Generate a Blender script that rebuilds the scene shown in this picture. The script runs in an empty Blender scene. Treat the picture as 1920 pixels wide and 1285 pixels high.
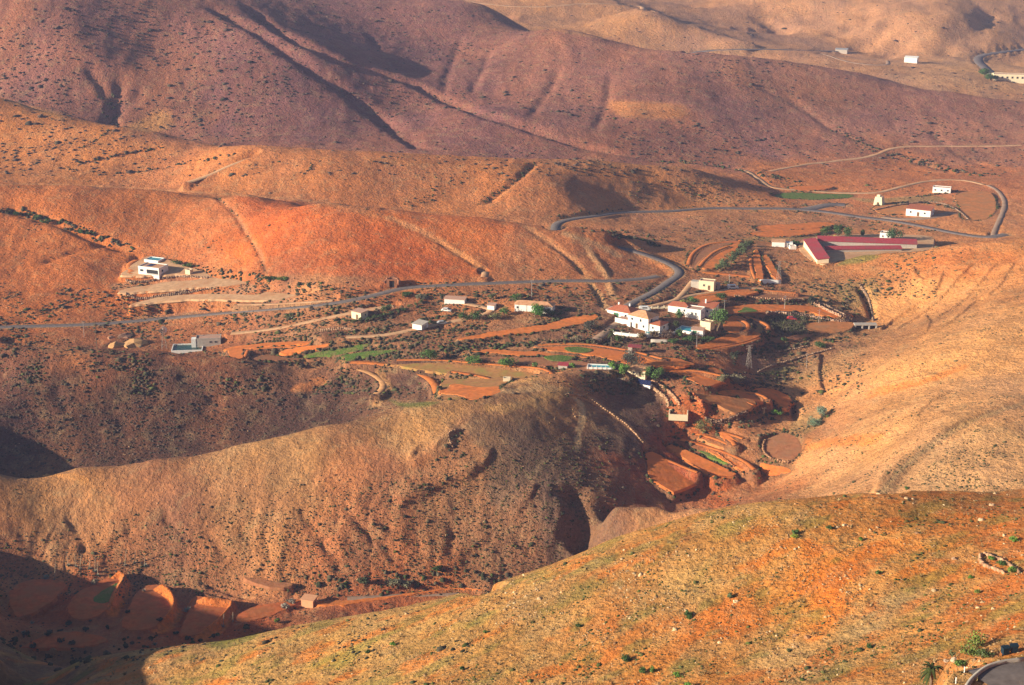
import bpy, math, random
import numpy as np
from mathutils import Vector
S = bpy.context.scene
COL = S.collection
rng = np.random.default_rng(7)
random.seed(7)

# ---------------------------------------------------------------- camera, world, sun
PITCH = math.radians(17.8)
F = 3045.0                       # focal length in pixels of a 1920 wide frame
cam_d = bpy.data.cameras.new('camera')
cam_d.sensor_width = 36.0
cam_d.lens = 36.0 * F / 1920.0
cam_d.clip_start = 1.0
cam_d.clip_end = 20000.0
cam = bpy.data.objects.new('camera', cam_d)
COL.objects.link(cam)
cam.location = (0, 0, 0)
cam.rotation_euler = (math.pi / 2 - PITCH, 0, 0)
S.camera = cam

SUN_EL = math.radians(16.5)
SUN_AZ = math.radians(-107.0)    # where the sun stands, clockwise from +Y (left, a little behind)
w = bpy.data.worlds.new('World')
S.world = w
w.use_nodes = True
nt = w.node_tree
bg = nt.nodes['Background']
sky = nt.nodes.new('ShaderNodeTexSky')
sky.sky_type = 'NISHITA'
sky.sun_disc = False
sky.sun_elevation = SUN_EL
sky.sun_rotation = SUN_AZ
sky.altitude = 400
sky.dust_density = 1.0
nt.links.new(sky.outputs[0], bg.inputs[0])
bg.inputs[1].default_value = 0.05
sd = bpy.data.lights.new('sun', 'SUN')
sd.energy = 5.0
sd.angle = math.radians(0.53)
sd.color = (1.0, 0.84, 0.62)
sun = bpy.data.objects.new('sun', sd)
COL.objects.link(sun)
sv = Vector((math.sin(SUN_AZ) * math.cos(SUN_EL), math.cos(SUN_AZ) * math.cos(SUN_EL), math.sin(SUN_EL)))
sun.rotation_euler = sv.to_track_quat('Z', 'Y').to_euler()
S.view_settings.view_transform = 'Standard'
S.view_settings.look = 'None'
S.view_settings.gamma = 1.0
S.view_settings.exposure = 1.03
S.view_settings.use_curve_mapping = False
S.cycles.max_bounces = 4
S.cycles.volume_bounces = 0
S.cycles.volume_step_rate = 5

# ---------------------------------------------------------------- picture <-> place
cp, sp = math.cos(PITCH), math.sin(PITCH)
def ray(u, v):
    u = np.asarray(u, float); v = np.asarray(v, float)
    r = u - 960.0; up = 642.5 - v
    y = F * cp + up * sp
    z = -F * sp + up * cp
    return r / y, z / y           # a = x/y, t = z/y
def project(x, y, z):
    fwd = y * cp - z * sp
    up = y * sp + z * cp
    return 960 + F * x / fwd, 642.5 - F * up / fwd

# ---------------------------------------------------------------- smooth noise
_lat = rng.random((256, 256))
def vnoise(x, y, seed=0):
    x = x + seed * 37.7; y = y + seed * 91.3
    xi = np.floor(x).astype(np.int64); yi = np.floor(y).astype(np.int64)
    fx = x - xi; fy = y - yi
    fx = fx * fx * fx * (fx * (fx * 6 - 15) + 10); fy = fy * fy * fy * (fy * (fy * 6 - 15) + 10)
    x0 = xi & 255; x1 = (xi + 1) & 255; y0 = yi & 255; y1 = (yi + 1) & 255
    return ((_lat[x0, y0] * (1 - fx) + _lat[x1, y0] * fx) * (1 - fy)
            + (_lat[x0, y1] * (1 - fx) + _lat[x1, y1] * fx) * fy) * 2 - 1
def fbm(x, y, octv=4, seed=0):
    s = 0; a = 1.0; n = 0
    c, d = math.cos(.6), math.sin(.6)
    for k in range(octv):
        s = s + a * vnoise(x, y, seed + k); n += a
        x, y = 2.03 * (c * x - d * y), 2.03 * (d * x + c * y); a *= .5
    return s / n
def sstep(a, b, x):
    t = np.clip((x - a) / (b - a), 0, 1)
    return t * t * (3 - 2 * t)

# ---------------------------------------------------------------- the lie of the land
# each column: picture u, then the surveyed (v, distance) pairs from near to far; ('h', dd, dz) = hidden ground behind a crest
COLS = {
 0: [(1285,295),(1262,310),('h',40,-33),(1250,414),(1150,442),(1075,464),(1000,479),(893,500),('h',14,-9),
     (885,530),(750,568),(700,584),(655,601),('h',10,-8),(640,640),(610,659),(550,692),(450,750),(380,785),(345,802),('h',30,-10),
     (338,856),(260,930),(185,1008),('h',50,-14),(180,1105),(90,1180),(0,1272)],
 150: [(1285,285),(1237,305),('h',40,-33),(1225,421),(1150,444),(1070,467),(1000,482),(940,493),(883,503),('h',14,-8),
     (878,531),(750,570),(651,605),('h',8,-5),(645,637),(610,659),(500,720),(400,776),(349,808),('h',30,-9),
     (342,864),(280,910),(228,951),('h',60,-16),(222,1050),(100,1155),(0,1255)],
 300: [(1285,276),(1217,300),('h',40,-33),(1205,426),(1130,452),(1080,467),(1000,479),(900,498),(866,505),('h',14,-8),
     (860,538),(750,573),(660,605),('h',8,-5),(652,631),(605,663),(510,723),(400,782),(358,807),('h',30,-9),
     (350,862),(300,900),(253,934),('h',60,-16),(247,1047),(100,1173),(0,1276)],
 450: [(1285,265),(1196,298),('h',40,-33),(1180,433),(1100,459),(1000,475),(900,495),(838,512),('h',14,-8),
     (830,551),(750,575),(668,599),('h',8,-5),(662,619),(640,631),(590,656),(560,673),(500,702),(400,757),(367,776),('h',30,-9),
     (360,831),(310,860),(273,891),('h',60,-16),(268,1005),(150,1101),(30,1215),('h',10,-1),(25,1230),(0,1290)],
 600: [(1285,256),(1167,296),('h',40,-33),(1155,440),(1110,454),(1000,471),(900,490),(800,518),('h',14,-9),
     (790,561),(750,575),(690,596),('h',5,-1),(670,603),(650,606),(620,621),(565,645),(500,675),(450,699),(383,735),('h',30,-10),
     (378,803),(330,830),(286,865),('h',60,-18),(280,985),(150,1092),(75,1162),('h',12,-1),(70,1190),(0,1330)],
 750: [(1285,246),(1138,294),('h',40,-33),(1125,450),(1105,455),(1000,471),(900,488),(820,507),(765,524),('h',12,-6),
     (755,556),(700,580),(650,598),(600,625),(545,654),(450,700),(395,730),('h',30,-10),
     (390,797),(340,830),(289,864),('h',60,-18),(285,985),(240,1044),(200,1085),(140,1132),('h',10,-1),(135,1150),(50,1270),(0,1345)],
 900: [(1285,238),(1100,294),('h',40,-33),(1088,459),(1000,473),(900,488),(800,508),(733,531),('h',12,-5),
     (722,560),(690,574),(650,595),(600,621),(560,642),(530,663),(450,704),(408,728),('h',25,-9),
     (400,794),(350,826),(297,864),('h',50,-15),(290,980),(205,1050),('h',10,-1),(200,1070),(100,1206),(10,1302),('h',100,-30)],
 1050: [(1285,231),(1055,293),('h',40,-33),(1044,468),(1000,472),(950,479),(900,490),(850,503),(800,517),(750,532),(706,546),('h',12,-3),
     (696,568),(650,592),(600,618),(560,642),(530,667),(450,708),(425,723),('h',20,-8),(410,787),(350,826),
     (299,874),('h',34,-12),(290,985),(200,1067),(100,1161),(55,1209),('h',90,-28),(40,1558),(0,1645)],
 1100: [(1285,229),(1036,292),('h',40,-33),(1010,474),(950,480),(900,493),(850,507),(800,522),(750,538),(702,553),
     (650,592),(600,618)],
 1150: [(1285,226),(1015,292),('h',40,-33),(1000,467),(955,472),('h',8,-9),(940,487),(900,497),(850,511),(800,527),(750,544),(710,558),
     (700,561),(650,593),(600,618),(560,645),(530,670),(450,715),(436,724),('h',15,-5),(428,772),(395,825),
     (305,882),('h',40,-14),(298,982),(200,1068),(100,1162),(78,1184),('h',80,-28),(70,1480),(30,1582),(0,1665)],
 1230: [(1285,222),(990,291),('h',40,-33),(970,468),(955,470),('h',10,-8),(930,497),(850,520),(800,535),(750,552),(700,565),(650,593),(600,620),
     (550,655),(500,700),(470,728)],
 1300: [(1285,218),(970,290),('h',40,-33),(963,466),(955,468),('h',8,-10),(930,503),(850,526),(800,540),(750,544),(700,567),(650,592),(600,621),
     (560,652),(520,686),(480,719),(450,759),(400,832),(380,862),(340,880),(318,896),('h',30,-9),(302,992),
     (200,1078),(96,1173),('h',60,-25),(92,1439),(60,1516),(30,1689),(0,1791)],
 1370: [(1285,215),(953,289),('h',40,-33),(948,478),(925,503),(860,520),(800,536),(740,555),(700,575),(650,600),(600,629),(560,656),(500,700),(460,745)],
 1450: [(1285,213),(943,288),('h',40,-36),(930,480),(908,506),(860,515),(800,541),(740,569),(700,588),(650,611),(600,638),
     (560,663),(520,693),(470,738),(430,797),(395,851),(360,907),(330,948),(290,1020),(200,1117),(130,1186),(112,1213),('h',60,-20),
     (95,1461),(60,1639),(30,1689),(0,1723)],
 1540: [(1285,208),(930,289),('h',50,-36),(915,470),(850,500),(800,530),(760,556),(700,588),(650,612),(610,633),(560,668),(520,694),(495,712)],
 1650: [(1285,203),(919,291),('h',50,-34),(905,440),(800,490),(700,548),(650,600),(612,643),(560,668),(500,700),(472,722),('h',22,-8),
     (465,763),(430,813),(395,860),(375,891),(340,951),(310,1005),(280,1041),(200,1138),(145,1225),('h',60,-18),
     (120,1413),(100,1540),(50,1597),(0,1694)],
 1780: [(1285,197),(921,288),('h',50,-33),(915,418),(800,455),(700,523),(600,600),(520,665),(460,705),('h',22,-9),
     (455,770),(430,806),(395,855),(350,935),(315,1005),(280,1050),(200,1145),(172,1180),('h',40,-12),
     (150,1330),(120,1440),(90,1530),(40,1590),(0,1680)],
 1920: [(1285,190),(1200,205),(1050,242),(938,280),('h',50,-31),(930,402),(900,413),(800,450),(700,503),(600,562),(450,690),('h',40,-14),
     (445,780),(400,849),(350,931),(320,988),(250,1090),(190,1200),('h',30,-6),(170,1310),(110,1536),(60,1640),(0,1742)],
}
pts = []; vals = []
def put(x_over_y, d, t):
    pts.append((x_over_y, d)); vals.append(t)
def run(u, items):
    a = d = z = None
    for it in items:
        if it[0] == 'h':
            d = d + it[1]; z = z + it[2]
            put(a, d, z / d)
        else:
            v, d = it
            if v < 290 and 980 < d < 1450:
                d = d * (1 + float(np.interp(u, [0, 300, 600, 900, 1150, 1300, 1450], [-.08, -.05, .01, .05, .06, .05, 0])) * (1 - v / 290))
            a, t = ray(u, v); a = float(a); t = float(t)
            z = t * d
            put(a, d, t)
    return a, d, z
for u, items in COLS.items():
    a, d, z = run(u, items)
    if len(items) > 14:
        put(a, 2400, -0.086); put(a, 4200, -0.062); put(a, 8000, -0.03)
        a0, t0 = ray(u, items[0][0])
        put(float(a0), 120, float(t0) * 1.10); put(float(a0), 60, float(t0) * 1.18)
# ground outside the frame: left valley sides, right slopes (x/y, y, z)
OUT = [(-.37,300,-158),(-.37,340,-180),(-.37,420,-216),(-.37,470,-219),(-.37,505,-203),(-.37,545,-206),(-.37,580,-204),(-.37,645,-204),(-.37,800,-172),(-.37,862,-180),(-.37,1005,-158),(-.37,1090,-172),(-.37,1270,-120),
       (-.50,300,-142),(-.45,430,-206),(-.50,480,-209),(-.42,535,-199),(-.46,600,-203),(-.50,800,-170),(-.50,1000,-150),(-.50,1300,-115),
       (-.75,300,-145),(-.70,430,-184),(-.70,600,-165),(-.75,900,-145),(-.75,1400,-110),
       (-.55,180,-105),(-1.0,200,-110),(-1.0,600,-140),(-1.0,1400,-100),(-.5,2500,-120),(-1.0,3000,-80),(-.5,5000,-120),
       (.42,190,-95),(.42,300,-120),(.42,450,-165),(.42,690,-170),(.42,900,-195),(.42,1200,-195),(.42,1700,-170),
       (.65,190,-80),(.65,450,-140),(.65,800,-160),(.65,1500,-150),(.85,300,-90),(.85,900,-120),(.85,2000,-120),(.6,4000,-150)]
for a, d, z in OUT: put(a, d, z / d)
P = np.array(pts); T = np.array(vals)
KX = 0.85
PX = P[:, 0] * KX; PY = np.log(P[:, 1])
def tps_k(r2): return r2 * np.log(r2 + 1e-12)
N = len(PX)
K = tps_k((PX[:, None] - PX[None]) ** 2 + (PY[:, None] - PY[None]) ** 2) + np.eye(N) * 2e-6
Q = np.stack([np.ones(N), PX, PY], 1)
M = np.zeros((N + 3, N + 3)); M[:N, :N] = K; M[:N, N:] = Q; M[N:, :N] = Q.T
W = np.linalg.solve(M, np.concatenate([T, np.zeros(3)]))
def tps(a, ly):
    gx = a * KX
    out = W[N] + W[N + 1] * gx + W[N + 2] * ly
    for i in range(N):
        out = out + W[i] * tps_k((gx - PX[i]) ** 2 + (ly - PY[i]) ** 2)
    return out

def spaced(segs):
    o = []
    for a, b, n in segs: o += list(np.linspace(a, b, n, endpoint=False))
    o.append(segs[-1][1]); return np.array(o)
A = spaced([(-1.0, -.36, 40), (-.36, .36, 900), (.36, .85, 34)])
LY = np.log(spaced([(60, 170, 24), (170, 335, 250), (335, 400, 28), (400, 560, 220), (560, 700, 190), (700, 1020, 170), (1020, 1400, 110), (1400, 1850, 60), (1850, 8000, 40)]))
Y = np.exp(LY); NR, NC = len(Y), len(A)
# solve on a coarse lattice, then bilinear up
ci = np.unique(np.r_[np.arange(0, NC, 4), NC - 1]); ri = np.unique(np.r_[np.arange(0, NR, 3), NR - 1])
Tc = tps(A[ci][None, :] * np.ones((len(ri), 1)), LY[ri][:, None] * np.ones((1, len(ci))))
def up_axis(c, src, dst):          # monotone-free cubic upsampling along axis 0
    m = np.gradient(c, src, axis=0)
    k = np.clip(np.searchsorted(src, dst, side='right') - 1, 0, len(src) - 2)
    h = (src[k + 1] - src[k])[:, None]; s = ((dst - src[k]) / (src[k + 1] - src[k]))[:, None]
    return ((2*s**3-3*s**2+1)*c[k] + (s**3-2*s**2+s)*h*m[k] + (-2*s**3+3*s**2)*c[k+1] + (s**3-s**2)*h*m[k+1])
TT = up_axis(up_axis(Tc, LY[ri], LY).T, A[ci], A).T
YY = Y[:, None] * np.ones((1, NC)); AA = A[None, :] * np.ones((NR, 1)); XX = AA * YY
Z = TT * YY
# sight line -> ground
def hit(u, v, zz=None):
    zz = Z if zz is None else zz
    a, t = ray(np.atleast_1d(u), np.atleast_1d(v))
    fc = np.interp(a, A, np.arange(NC)); c0 = np.clip(fc.astype(int), 0, NC - 2); fr = fc - c0
    col = (zz[:, c0] * (1 - fr) + zz[:, c0 + 1] * fr) / Y[:, None]          # NR x n
    ok = (col >= t[None, :]) & (Y[:, None] > 150)
    r = np.argmax(ok, axis=0); r = np.where(ok.any(axis=0), r, NR - 1)
    n = np.arange(len(a))
    t1 = col[r, n]; t0 = col[r - 1, n]
    f = np.clip((t - t0) / (t1 - t0 + 1e-12), 0, 1)
    y = Y[r - 1] + f * (Y[r] - Y[r - 1])
    return a * y, y
def ground(x, y, zz=None):
    zz = Z if zz is None else zz
    x = np.asarray(x, float); y = np.asarray(y, float)
    fc = np.interp(x / y, A, np.arange(NC)); fr = np.interp(y, Y, np.arange(NR))
    c0 = np.clip(fc.astype(int), 0, NC - 2); r0 = np.clip(fr.astype(int), 0, NR - 2)
    fc = fc - c0; fr = fr - r0
    return ((zz[r0, c0] * (1 - fc) + zz[r0, c0 + 1] * fc) * (1 - fr) + (zz[r0 + 1, c0] * (1 - fc) + zz[r0 + 1, c0 + 1] * fc) * fr)

# ---------------------------------------------------------------- shaping the ground
Z0 = Z.copy()
# broad and fine natural relief
near = sstep(335, 420, YY)
Z += near * 0.6 * fbm(XX / 34, YY / 34, 4, 1)
Z += near * (1 - .45 * sstep(600, 900, YY)) * (0.5 - np.abs(fbm(XX / 19, YY / 24, 4, 9))) * .9
Z += sstep(780, 1000, YY) * (0.5 - np.abs(fbm(XX / 55 + .3 * YY / 55, YY / 140, 4, 19))) * 1.0
Z += sstep(1250, 1500, YY) * (0.5 - np.abs(fbm(XX / 70, YY / 90, 4, 29))) * 3.5
Z += (1 - near) * (0.35 * fbm(XX / 11, YY / 11, 4, 5) + .8 * fbm(XX / 40, YY / 40, 2, 6)) * sstep(150, 200, YY)

def cat(pts_, closed=False, step=2.0):
    """Catmull-Rom through picture points, returned as a dense list of picture points"""
    p = np.array(pts_, float); n = len(p); out = []
    rngk = range(n if closed else n - 1)
    for i in rngk:
        if closed: p0, p1, p2, p3 = p[(i-1) % n], p[i], p[(i+1) % n], p[(i+2) % n]
        else: p0, p1, p2, p3 = p[max(i-1, 0)], p[i], p[i+1], p[min(i+2, n-1)]
        m = max(2, int(np.hypot(*(p2 - p1)) / step))
        t = np.linspace(0, 1, m, endpoint=False)[:, None]
        out.append(0.5 * ((2*p1) + (-p0+p2)*t + (2*p0-5*p1+4*p2-p3)*t*t + (-p0+3*p1-3*p2+p3)*t**3))
    if not closed: out.append(p[-1:])
    return np.concatenate(out)
def place(pp):
    x, y = hit(pp[:, 0], pp[:, 1])
    return np.stack([x, y], 1)
def resample(q, step):
    s = np.r_[0, np.cumsum(np.hypot(*np.diff(q, axis=0).T))]
    n = max(2, int(s[-1] / step) + 1)
    t = np.linspace(0, s[-1], n)
    return np.stack([np.interp(t, s, q[:, 0]), np.interp(t, s, q[:, 1])], 1)
def smooth1(v, k=3, it=2):
    for _ in range(it):
        p = np.pad(v, ((k, k),) + ((0, 0),) * (v.ndim - 1), mode='edge')
        v = sum(p[i:i + len(v)] for i in range(2 * k + 1)) / (2 * k + 1)
    return v
def window(q, m):
    y0, y1 = q[:, 1].min() - m, q[:, 1].max() + m
    r0 = max(np.searchsorted(Y, y0) - 1, 0); r1 = min(np.searchsorted(Y, y1) + 1, NR)
    aa = np.r_[(q[:, 0] - m) / q[:, 1], (q[:, 0] + m) / q[:, 1]]
    c0 = max(np.searchsorted(A, aa.min()) - 2, 0); c1 = min(np.searchsorted(A, aa.max()) + 2, NC)
    return slice(r0, r1), slice(c0, c1)
def line_dist(x, y, q, closed=False):
    """signed distance (positive = left of travel / inside ccw), nearest param index"""
    sh = x.shape; x = x.ravel(); y = y.ravel()
    best = np.full(x.shape, 1e9); par = np.zeros(x.shape); sgn = np.ones(x.shape)
    m = len(q) if closed else len(q) - 1
    for i in range(m):
        p, r = q[i], q[(i + 1) % len(q)]
        dx, dy = r - p; L = dx * dx + dy * dy + 1e-9
        t = np.clip(((x - p[0]) * dx + (y - p[1]) * dy) / L, 0, 1)
        ex = x - p[0] - t * dx; ey = y - p[1] - t * dy
        d = ex * ex + ey * ey
        k = d < best
        best[k] = d[k]; par[k] = (i + t)[k]; sgn[k] = np.sign(dx * ey - dy * ex)[k]
    return np.sqrt(best).reshape(sh), par.reshape(sh), sgn.reshape(sh)
def inside(x, y, q):
    c = np.zeros(x.shape, bool); j = len(q) - 1
    for i in range(len(q)):
        xi, yi = q[i]; xj, yj = q[j]
        k = ((yi > y) != (yj > y)) & (x < (xj - xi) * (y - yi) / (yj - yi + 1e-12) + xi)
        c ^= k; j = i
    return c

# soil colour, with hill shade mixed in at some anchors, carried on the ground mesh
SOIL_AND_SHADE = [ # u, v, r, g, b
 (100,420,.50,.170,.055),(500,440,.52,.150,.045),(800,450,.53,.160,.050),(1050,470,.50,.19,.075),(100,560,.47,.155,.050),(400,560,.48,.19,.085),
 (100,260,.52,.215,.080),(500,320,.53,.215,.085),(900,330,.52,.21,.085),(1250,340,.50,.22,.09),(600,400,.5,.2,.08),(1000,400,.47,.2,.09),
 (100,90,.29,.130,.11),(500,180,.235,.108,.11),(900,220,.25,.112,.11),(700,60,.26,.12,.115),(1100,180,.31,.14,.11),(1400,250,.30,.138,.12),(1700,220,.33,.155,.125),(300,240,.30,.13,.085),(0,20,.32,.14,.10),(1200,260,.28,.12,.09),(1850,260,.35,.165,.115),(1500,160,.36,.17,.12),  # far hills: purple-brown stands in for cloud shade, grazing light and haze
 (1100,40,.52,.27,.13),(1650,70,.54,.29,.16),(1850,60,.54,.30,.17),(1350,60,.46,.25,.15),(1850,130,.54,.31,.17),
 (1500,340,.52,.20,.08),(1700,350,.55,.21,.09),(1850,340,.52,.2,.09),(1850,420,.54,.24,.11),(1500,420,.45,.21,.11),(1250,420,.42,.2,.11),
 (600,600,.42,.2,.11),(900,560,.46,.19,.09),(1100,550,.44,.18,.085),(700,640,.28,.14,.085),(1000,630,.27,.14,.09),(1450,560,.42,.17,.08),(1550,530,.52,.27,.12),
 (1300,640,.26,.13,.08),(1150,640,.26,.13,.08),(1420,600,.28,.14,.08),(1500,650,.30,.16,.10),(1450,690,.30,.17,.11),(1400,500,.36,.16,.08),(1000,700,.42,.2,.1),(1350,700,.40,.15,.06),
 (100,665,.42,.17,.075),(400,680,.33,.13,.065),(200,700,.21,.09,.06),(0,700,.20,.085,.055),(200,800,.10,.052,.043),(0,840,.09,.045,.04),(500,740,.11,.058,.048),(350,760,.10,.053,.044),(100,760,.12,.06,.047),(650,720,.16,.085,.065),(780,720,.17,.09,.07),(600,760,.11,.058,.048),(400,710,.16,.075,.055),  # left hill: dark soil, deepened to stand in for grazing shade
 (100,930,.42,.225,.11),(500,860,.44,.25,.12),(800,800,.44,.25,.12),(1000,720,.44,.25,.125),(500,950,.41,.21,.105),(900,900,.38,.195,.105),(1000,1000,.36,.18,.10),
 (300,1040,.34,.16,.09),(700,1050,.38,.17,.09),(950,850,.24,.15,.10),(1000,830,.17,.11,.085),(1150,800,.15,.10,.08),(1050,900,.17,.11,.085),(1200,760,.2,.12,.09),(1200,860,.34,.09,.045),(1300,880,.46,.13,.04),  # bluish nose soil and red terrace, shade darkened into their tone
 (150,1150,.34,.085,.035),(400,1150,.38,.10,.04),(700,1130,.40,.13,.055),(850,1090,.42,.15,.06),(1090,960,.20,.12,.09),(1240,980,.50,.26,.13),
 (1350,800,.44,.13,.045),(1450,760,.40,.17,.08),(1450,820,.40,.2,.11),(1400,920,.44,.19,.09),
 (1600,480,.55,.22,.08),(1800,480,.55,.22,.085),(1900,470,.55,.24,.09),(1560,560,.54,.28,.12),(1750,560,.56,.28,.12),(1650,700,.58,.31,.14),(1850,650,.58,.31,.14),
 (1550,750,.56,.28,.13),(1600,850,.58,.32,.16),(1850,850,.60,.36,.19),(1900,750,.58,.32,.16),(1500,700,.50,.29,.14),
 (1150,1180,.56,.21,.05),(1250,1130,.50,.31,.12),(1000,1240,.50,.27,.09),(1330,1190,.58,.19,.04),(1560,1080,.56,.19,.04),(1480,1240,.50,.31,.13),(1640,1160,.48,.32,.15),(1400,1000,.52,.27,.09),(1600,960,.54,.25,.08),(1650,1050,.58,.22,.05),(1800,1050,.56,.19,.045),(1500,1150,.56,.25,.07),(1700,1200,.58,.27,.08),(1880,1150,.50,.17,.05),
 (1200,1100,.52,.27,.09),(1000,1150,.52,.29,.10),(1100,1250,.55,.25,.07),(800,1200,.52,.31,.11),(500,1250,.50,.31,.13),(600,1200,.5,.31,.13),(1300,1270,.56,.24,.06),(350,1260,.48,.29,.13),
 (150,1230,.25,.15,.09),(60,1265,.2,.12,.08),
]
SO = np.array(SOIL_AND_SHADE)
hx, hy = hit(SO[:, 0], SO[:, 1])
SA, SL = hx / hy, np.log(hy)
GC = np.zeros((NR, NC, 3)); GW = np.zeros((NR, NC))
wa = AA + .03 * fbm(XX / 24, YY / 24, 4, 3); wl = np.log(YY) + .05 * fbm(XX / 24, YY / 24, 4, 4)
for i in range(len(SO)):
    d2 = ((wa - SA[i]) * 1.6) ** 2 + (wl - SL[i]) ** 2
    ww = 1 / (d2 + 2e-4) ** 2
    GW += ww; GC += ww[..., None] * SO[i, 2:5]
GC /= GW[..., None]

def paint(pp, width, col, k=1.0, closed=False, soft=.35, ragged=.25):
    q = place(cat(pp)) if not closed else place(cat(pp, True))
    r, c = window(q, width * 2)
    x, y = XX[r, c], YY[r, c]
    if closed:
        d, _, _ = line_dist(x, y, q[::2], True)
        m = np.where(inside(x, y, q), 1, 0) * sstep(0, width, d)
    else:
        q = resample(q, 2.5)
        d, _, _ = line_dist(x, y, q)
        d = d + ragged * width * fbm(x / 3, y / 3, 2, 7)
        m = 1 - sstep(width * .5 * (1 - soft), width * .5 * (1 + soft), d)
    m = (m * k)[..., None]
    GC[r, c] = GC[r, c] * (1 - m) + np.array(col) * m
def carve(pp, width, depth, k=1.0, rag=.3):
    q = resample(place(cat(pp)), 3)
    r, c = window(q, width * 2)
    x, y = XX[r, c], YY[r, c]
    d, par, _ = line_dist(x, y, q)
    n = len(q) - 1
    end = sstep(0, max(1, .12 * n), par) * sstep(0, max(1, .12 * n), n - par)
    ww = width * (1 + rag * fbm(x / 9, y / 9, 2, 11))
    Z[r, c] += -depth * np.exp(-(d / (ww * .5)) ** 2 * 1.4) * end
def bank(pp, h, w_, sharp=.8, k=1.0):
    """a step in the ground: the left side of the line (seen travelling along it) is raised by h, dying out over w_"""
    q = resample(place(cat(pp)), 3)
    r, c = window(q, w_ + 2)
    x, y = XX[r, c], YY[r, c]
    d, par, sg = line_dist(x, y, q)
    n = len(q) - 1
    end = sstep(0, max(1, .1 * n), par) * sstep(0, max(1, .1 * n), n - par)
    sdv = d * sg + .5 * fbm(x / 4, y / 4, 2, 13)
    Z[r, c] += h * sstep(-sharp, sharp, sdv) * np.clip(1 - sdv / w_, 0, 1) * end
def platform(pp, h, keep=.6, m=1.2, straight=False):
    """levels the ground inside an outline: a terrace with its banks; returns outline and plane"""
    q = place(cat(pp, True)) if not straight else place(np.array(pp, float))
    if straight:
        q = np.concatenate([np.linspace(q[i], q[(i + 1) % len(q)], 6, endpoint=False) for i in range(len(q))])
    zb = ground(q[:, 0], q[:, 1])
    cx, cy = q.mean(0)
    B = np.stack([np.ones(len(q)), q[:, 0] - cx, q[:, 1] - cy], 1)
    co, *_ = np.linalg.lstsq(B, zb, rcond=None)
    co[1:] *= keep; co[0] += h
    r, c = window(q, m * 3 + 2)
    x, y = XX[r, c], YY[r, c]
    d, _, _ = line_dist(x, y, q[::2], True)
    s = np.where(inside(x, y, q), d, -d)
    wgt = sstep(-m * 1.6, 0, s)
    pl = co[0] + co[1] * (x - cx) + co[2] * (y - cy)
    Z[r, c] = Z[r, c] * (1 - wgt) + (pl - .06) * wgt
    return q, (co, cx, cy)
def roadbed(pp, width, blend=3.0, cut=0.0, step=3.0):
    q = resample(smooth1(resample(place(cat(pp)), step), 2, 1), step)
    z = smooth1(ground(q[:, 0], q[:, 1]), 5, 3) + cut
    r, c = window(q, width + blend + 2)
    x, y = XX[r, c], YY[r, c]
    d, par, _ = line_dist(x, y, q)
    zc = np.interp(par, np.arange(len(q)), z)
    wgt = 1 - sstep(width * .5 + .7, width * .5 + .7 + blend, d)
    Z[r, c] = Z[r, c] * (1 - wgt) + (zc - .12) * wgt
    return q, z

# ---- gullies of the far hills
carve([(370,0),(470,50),(560,110),(640,165),(700,210),(760,255),(805,287)], 15, 3.6)
carve([(450,0),(520,55),(600,95),(650,118),(760,150),(850,192),(960,228),(1060,262),(1150,285),(1240,303)], 12, 3.2)
carve([(225,130),(222,170),(214,200),(210,236)], 12, 2.8)
carve([(160,120),(190,160),(205,190)], 10, 1.8)
carve([(270,165),(235,200),(215,220)], 10, 1.8)
for p in ([(870,60),(850,110),(838,150),(835,185)], [(925,80),(900,140),(880,180)], [(1052,120),(1035,160),(1005,205),(990,222)], [(1145,130),(1140,180),(1125,225),(1112,250)],
          [(690,60),(720,110),(760,140)], [(1400,150),(1500,200),(1560,240),(1620,268)], [(1460,170),(1520,205)], [(1740,240),(1800,290),(1850,312)],
          [(1660,290),(1720,305),(1790,322)], [(620,150),(700,165)], [(1250,300),(1330,308),(1430,325)]):
    carve(p, 8, 1.0)
for p in ([(1560,70),(1620,40),(1640,20)], [(1700,60),(1690,85),(1660,110)], [(1800,40),(1780,80),(1770,105)], [(1420,30),(1440,50),(1470,65)], [(1680,30),(1640,70),(1600,96)], [(1860,20),(1830,60),(1800,90)]):
    carve(p, 26, 3.5)
bank([(1420,100),(1330,75),(1280,62),(1225,32)], 15, 80, 26)
bank([(1475,62),(1430,50),(1390,30),(1370,12)], 7, 90, 40)
# ---- hill A and B: worn lines
for p, wd, dp in (([(405,368),(440,400),(465,440),(490,480),(500,520)], 3, .8), ([(730,408),(800,440),(850,470),(905,505)], 3, .6), ([(985,425),(1030,455),(1075,490),(1100,520)], 3.5, .7),
          ([(1095,455),(1120,490),(1140,520),(1150,560)], 4, -.7), ([(1100,520),(1120,550),(1135,580)], 3, .6),
          ([(1005,303),(970,335),(930,365),(905,385)], 6, 1.6), ([(0,390),(60,402),(120,420),(200,455),(260,470)], 8, 2.2), ([(220,455),(140,470),(60,500),(0,510)], 5, 1.2),
          ([(310,275),(230,290),(150,305)], 4, .9), ([(440,290),(330,310),(240,320)], 4, .9)):
    carve(p, wd, dp)
carve([(0,632),(60,640),(130,636),(200,645)], 9, 2)
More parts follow.
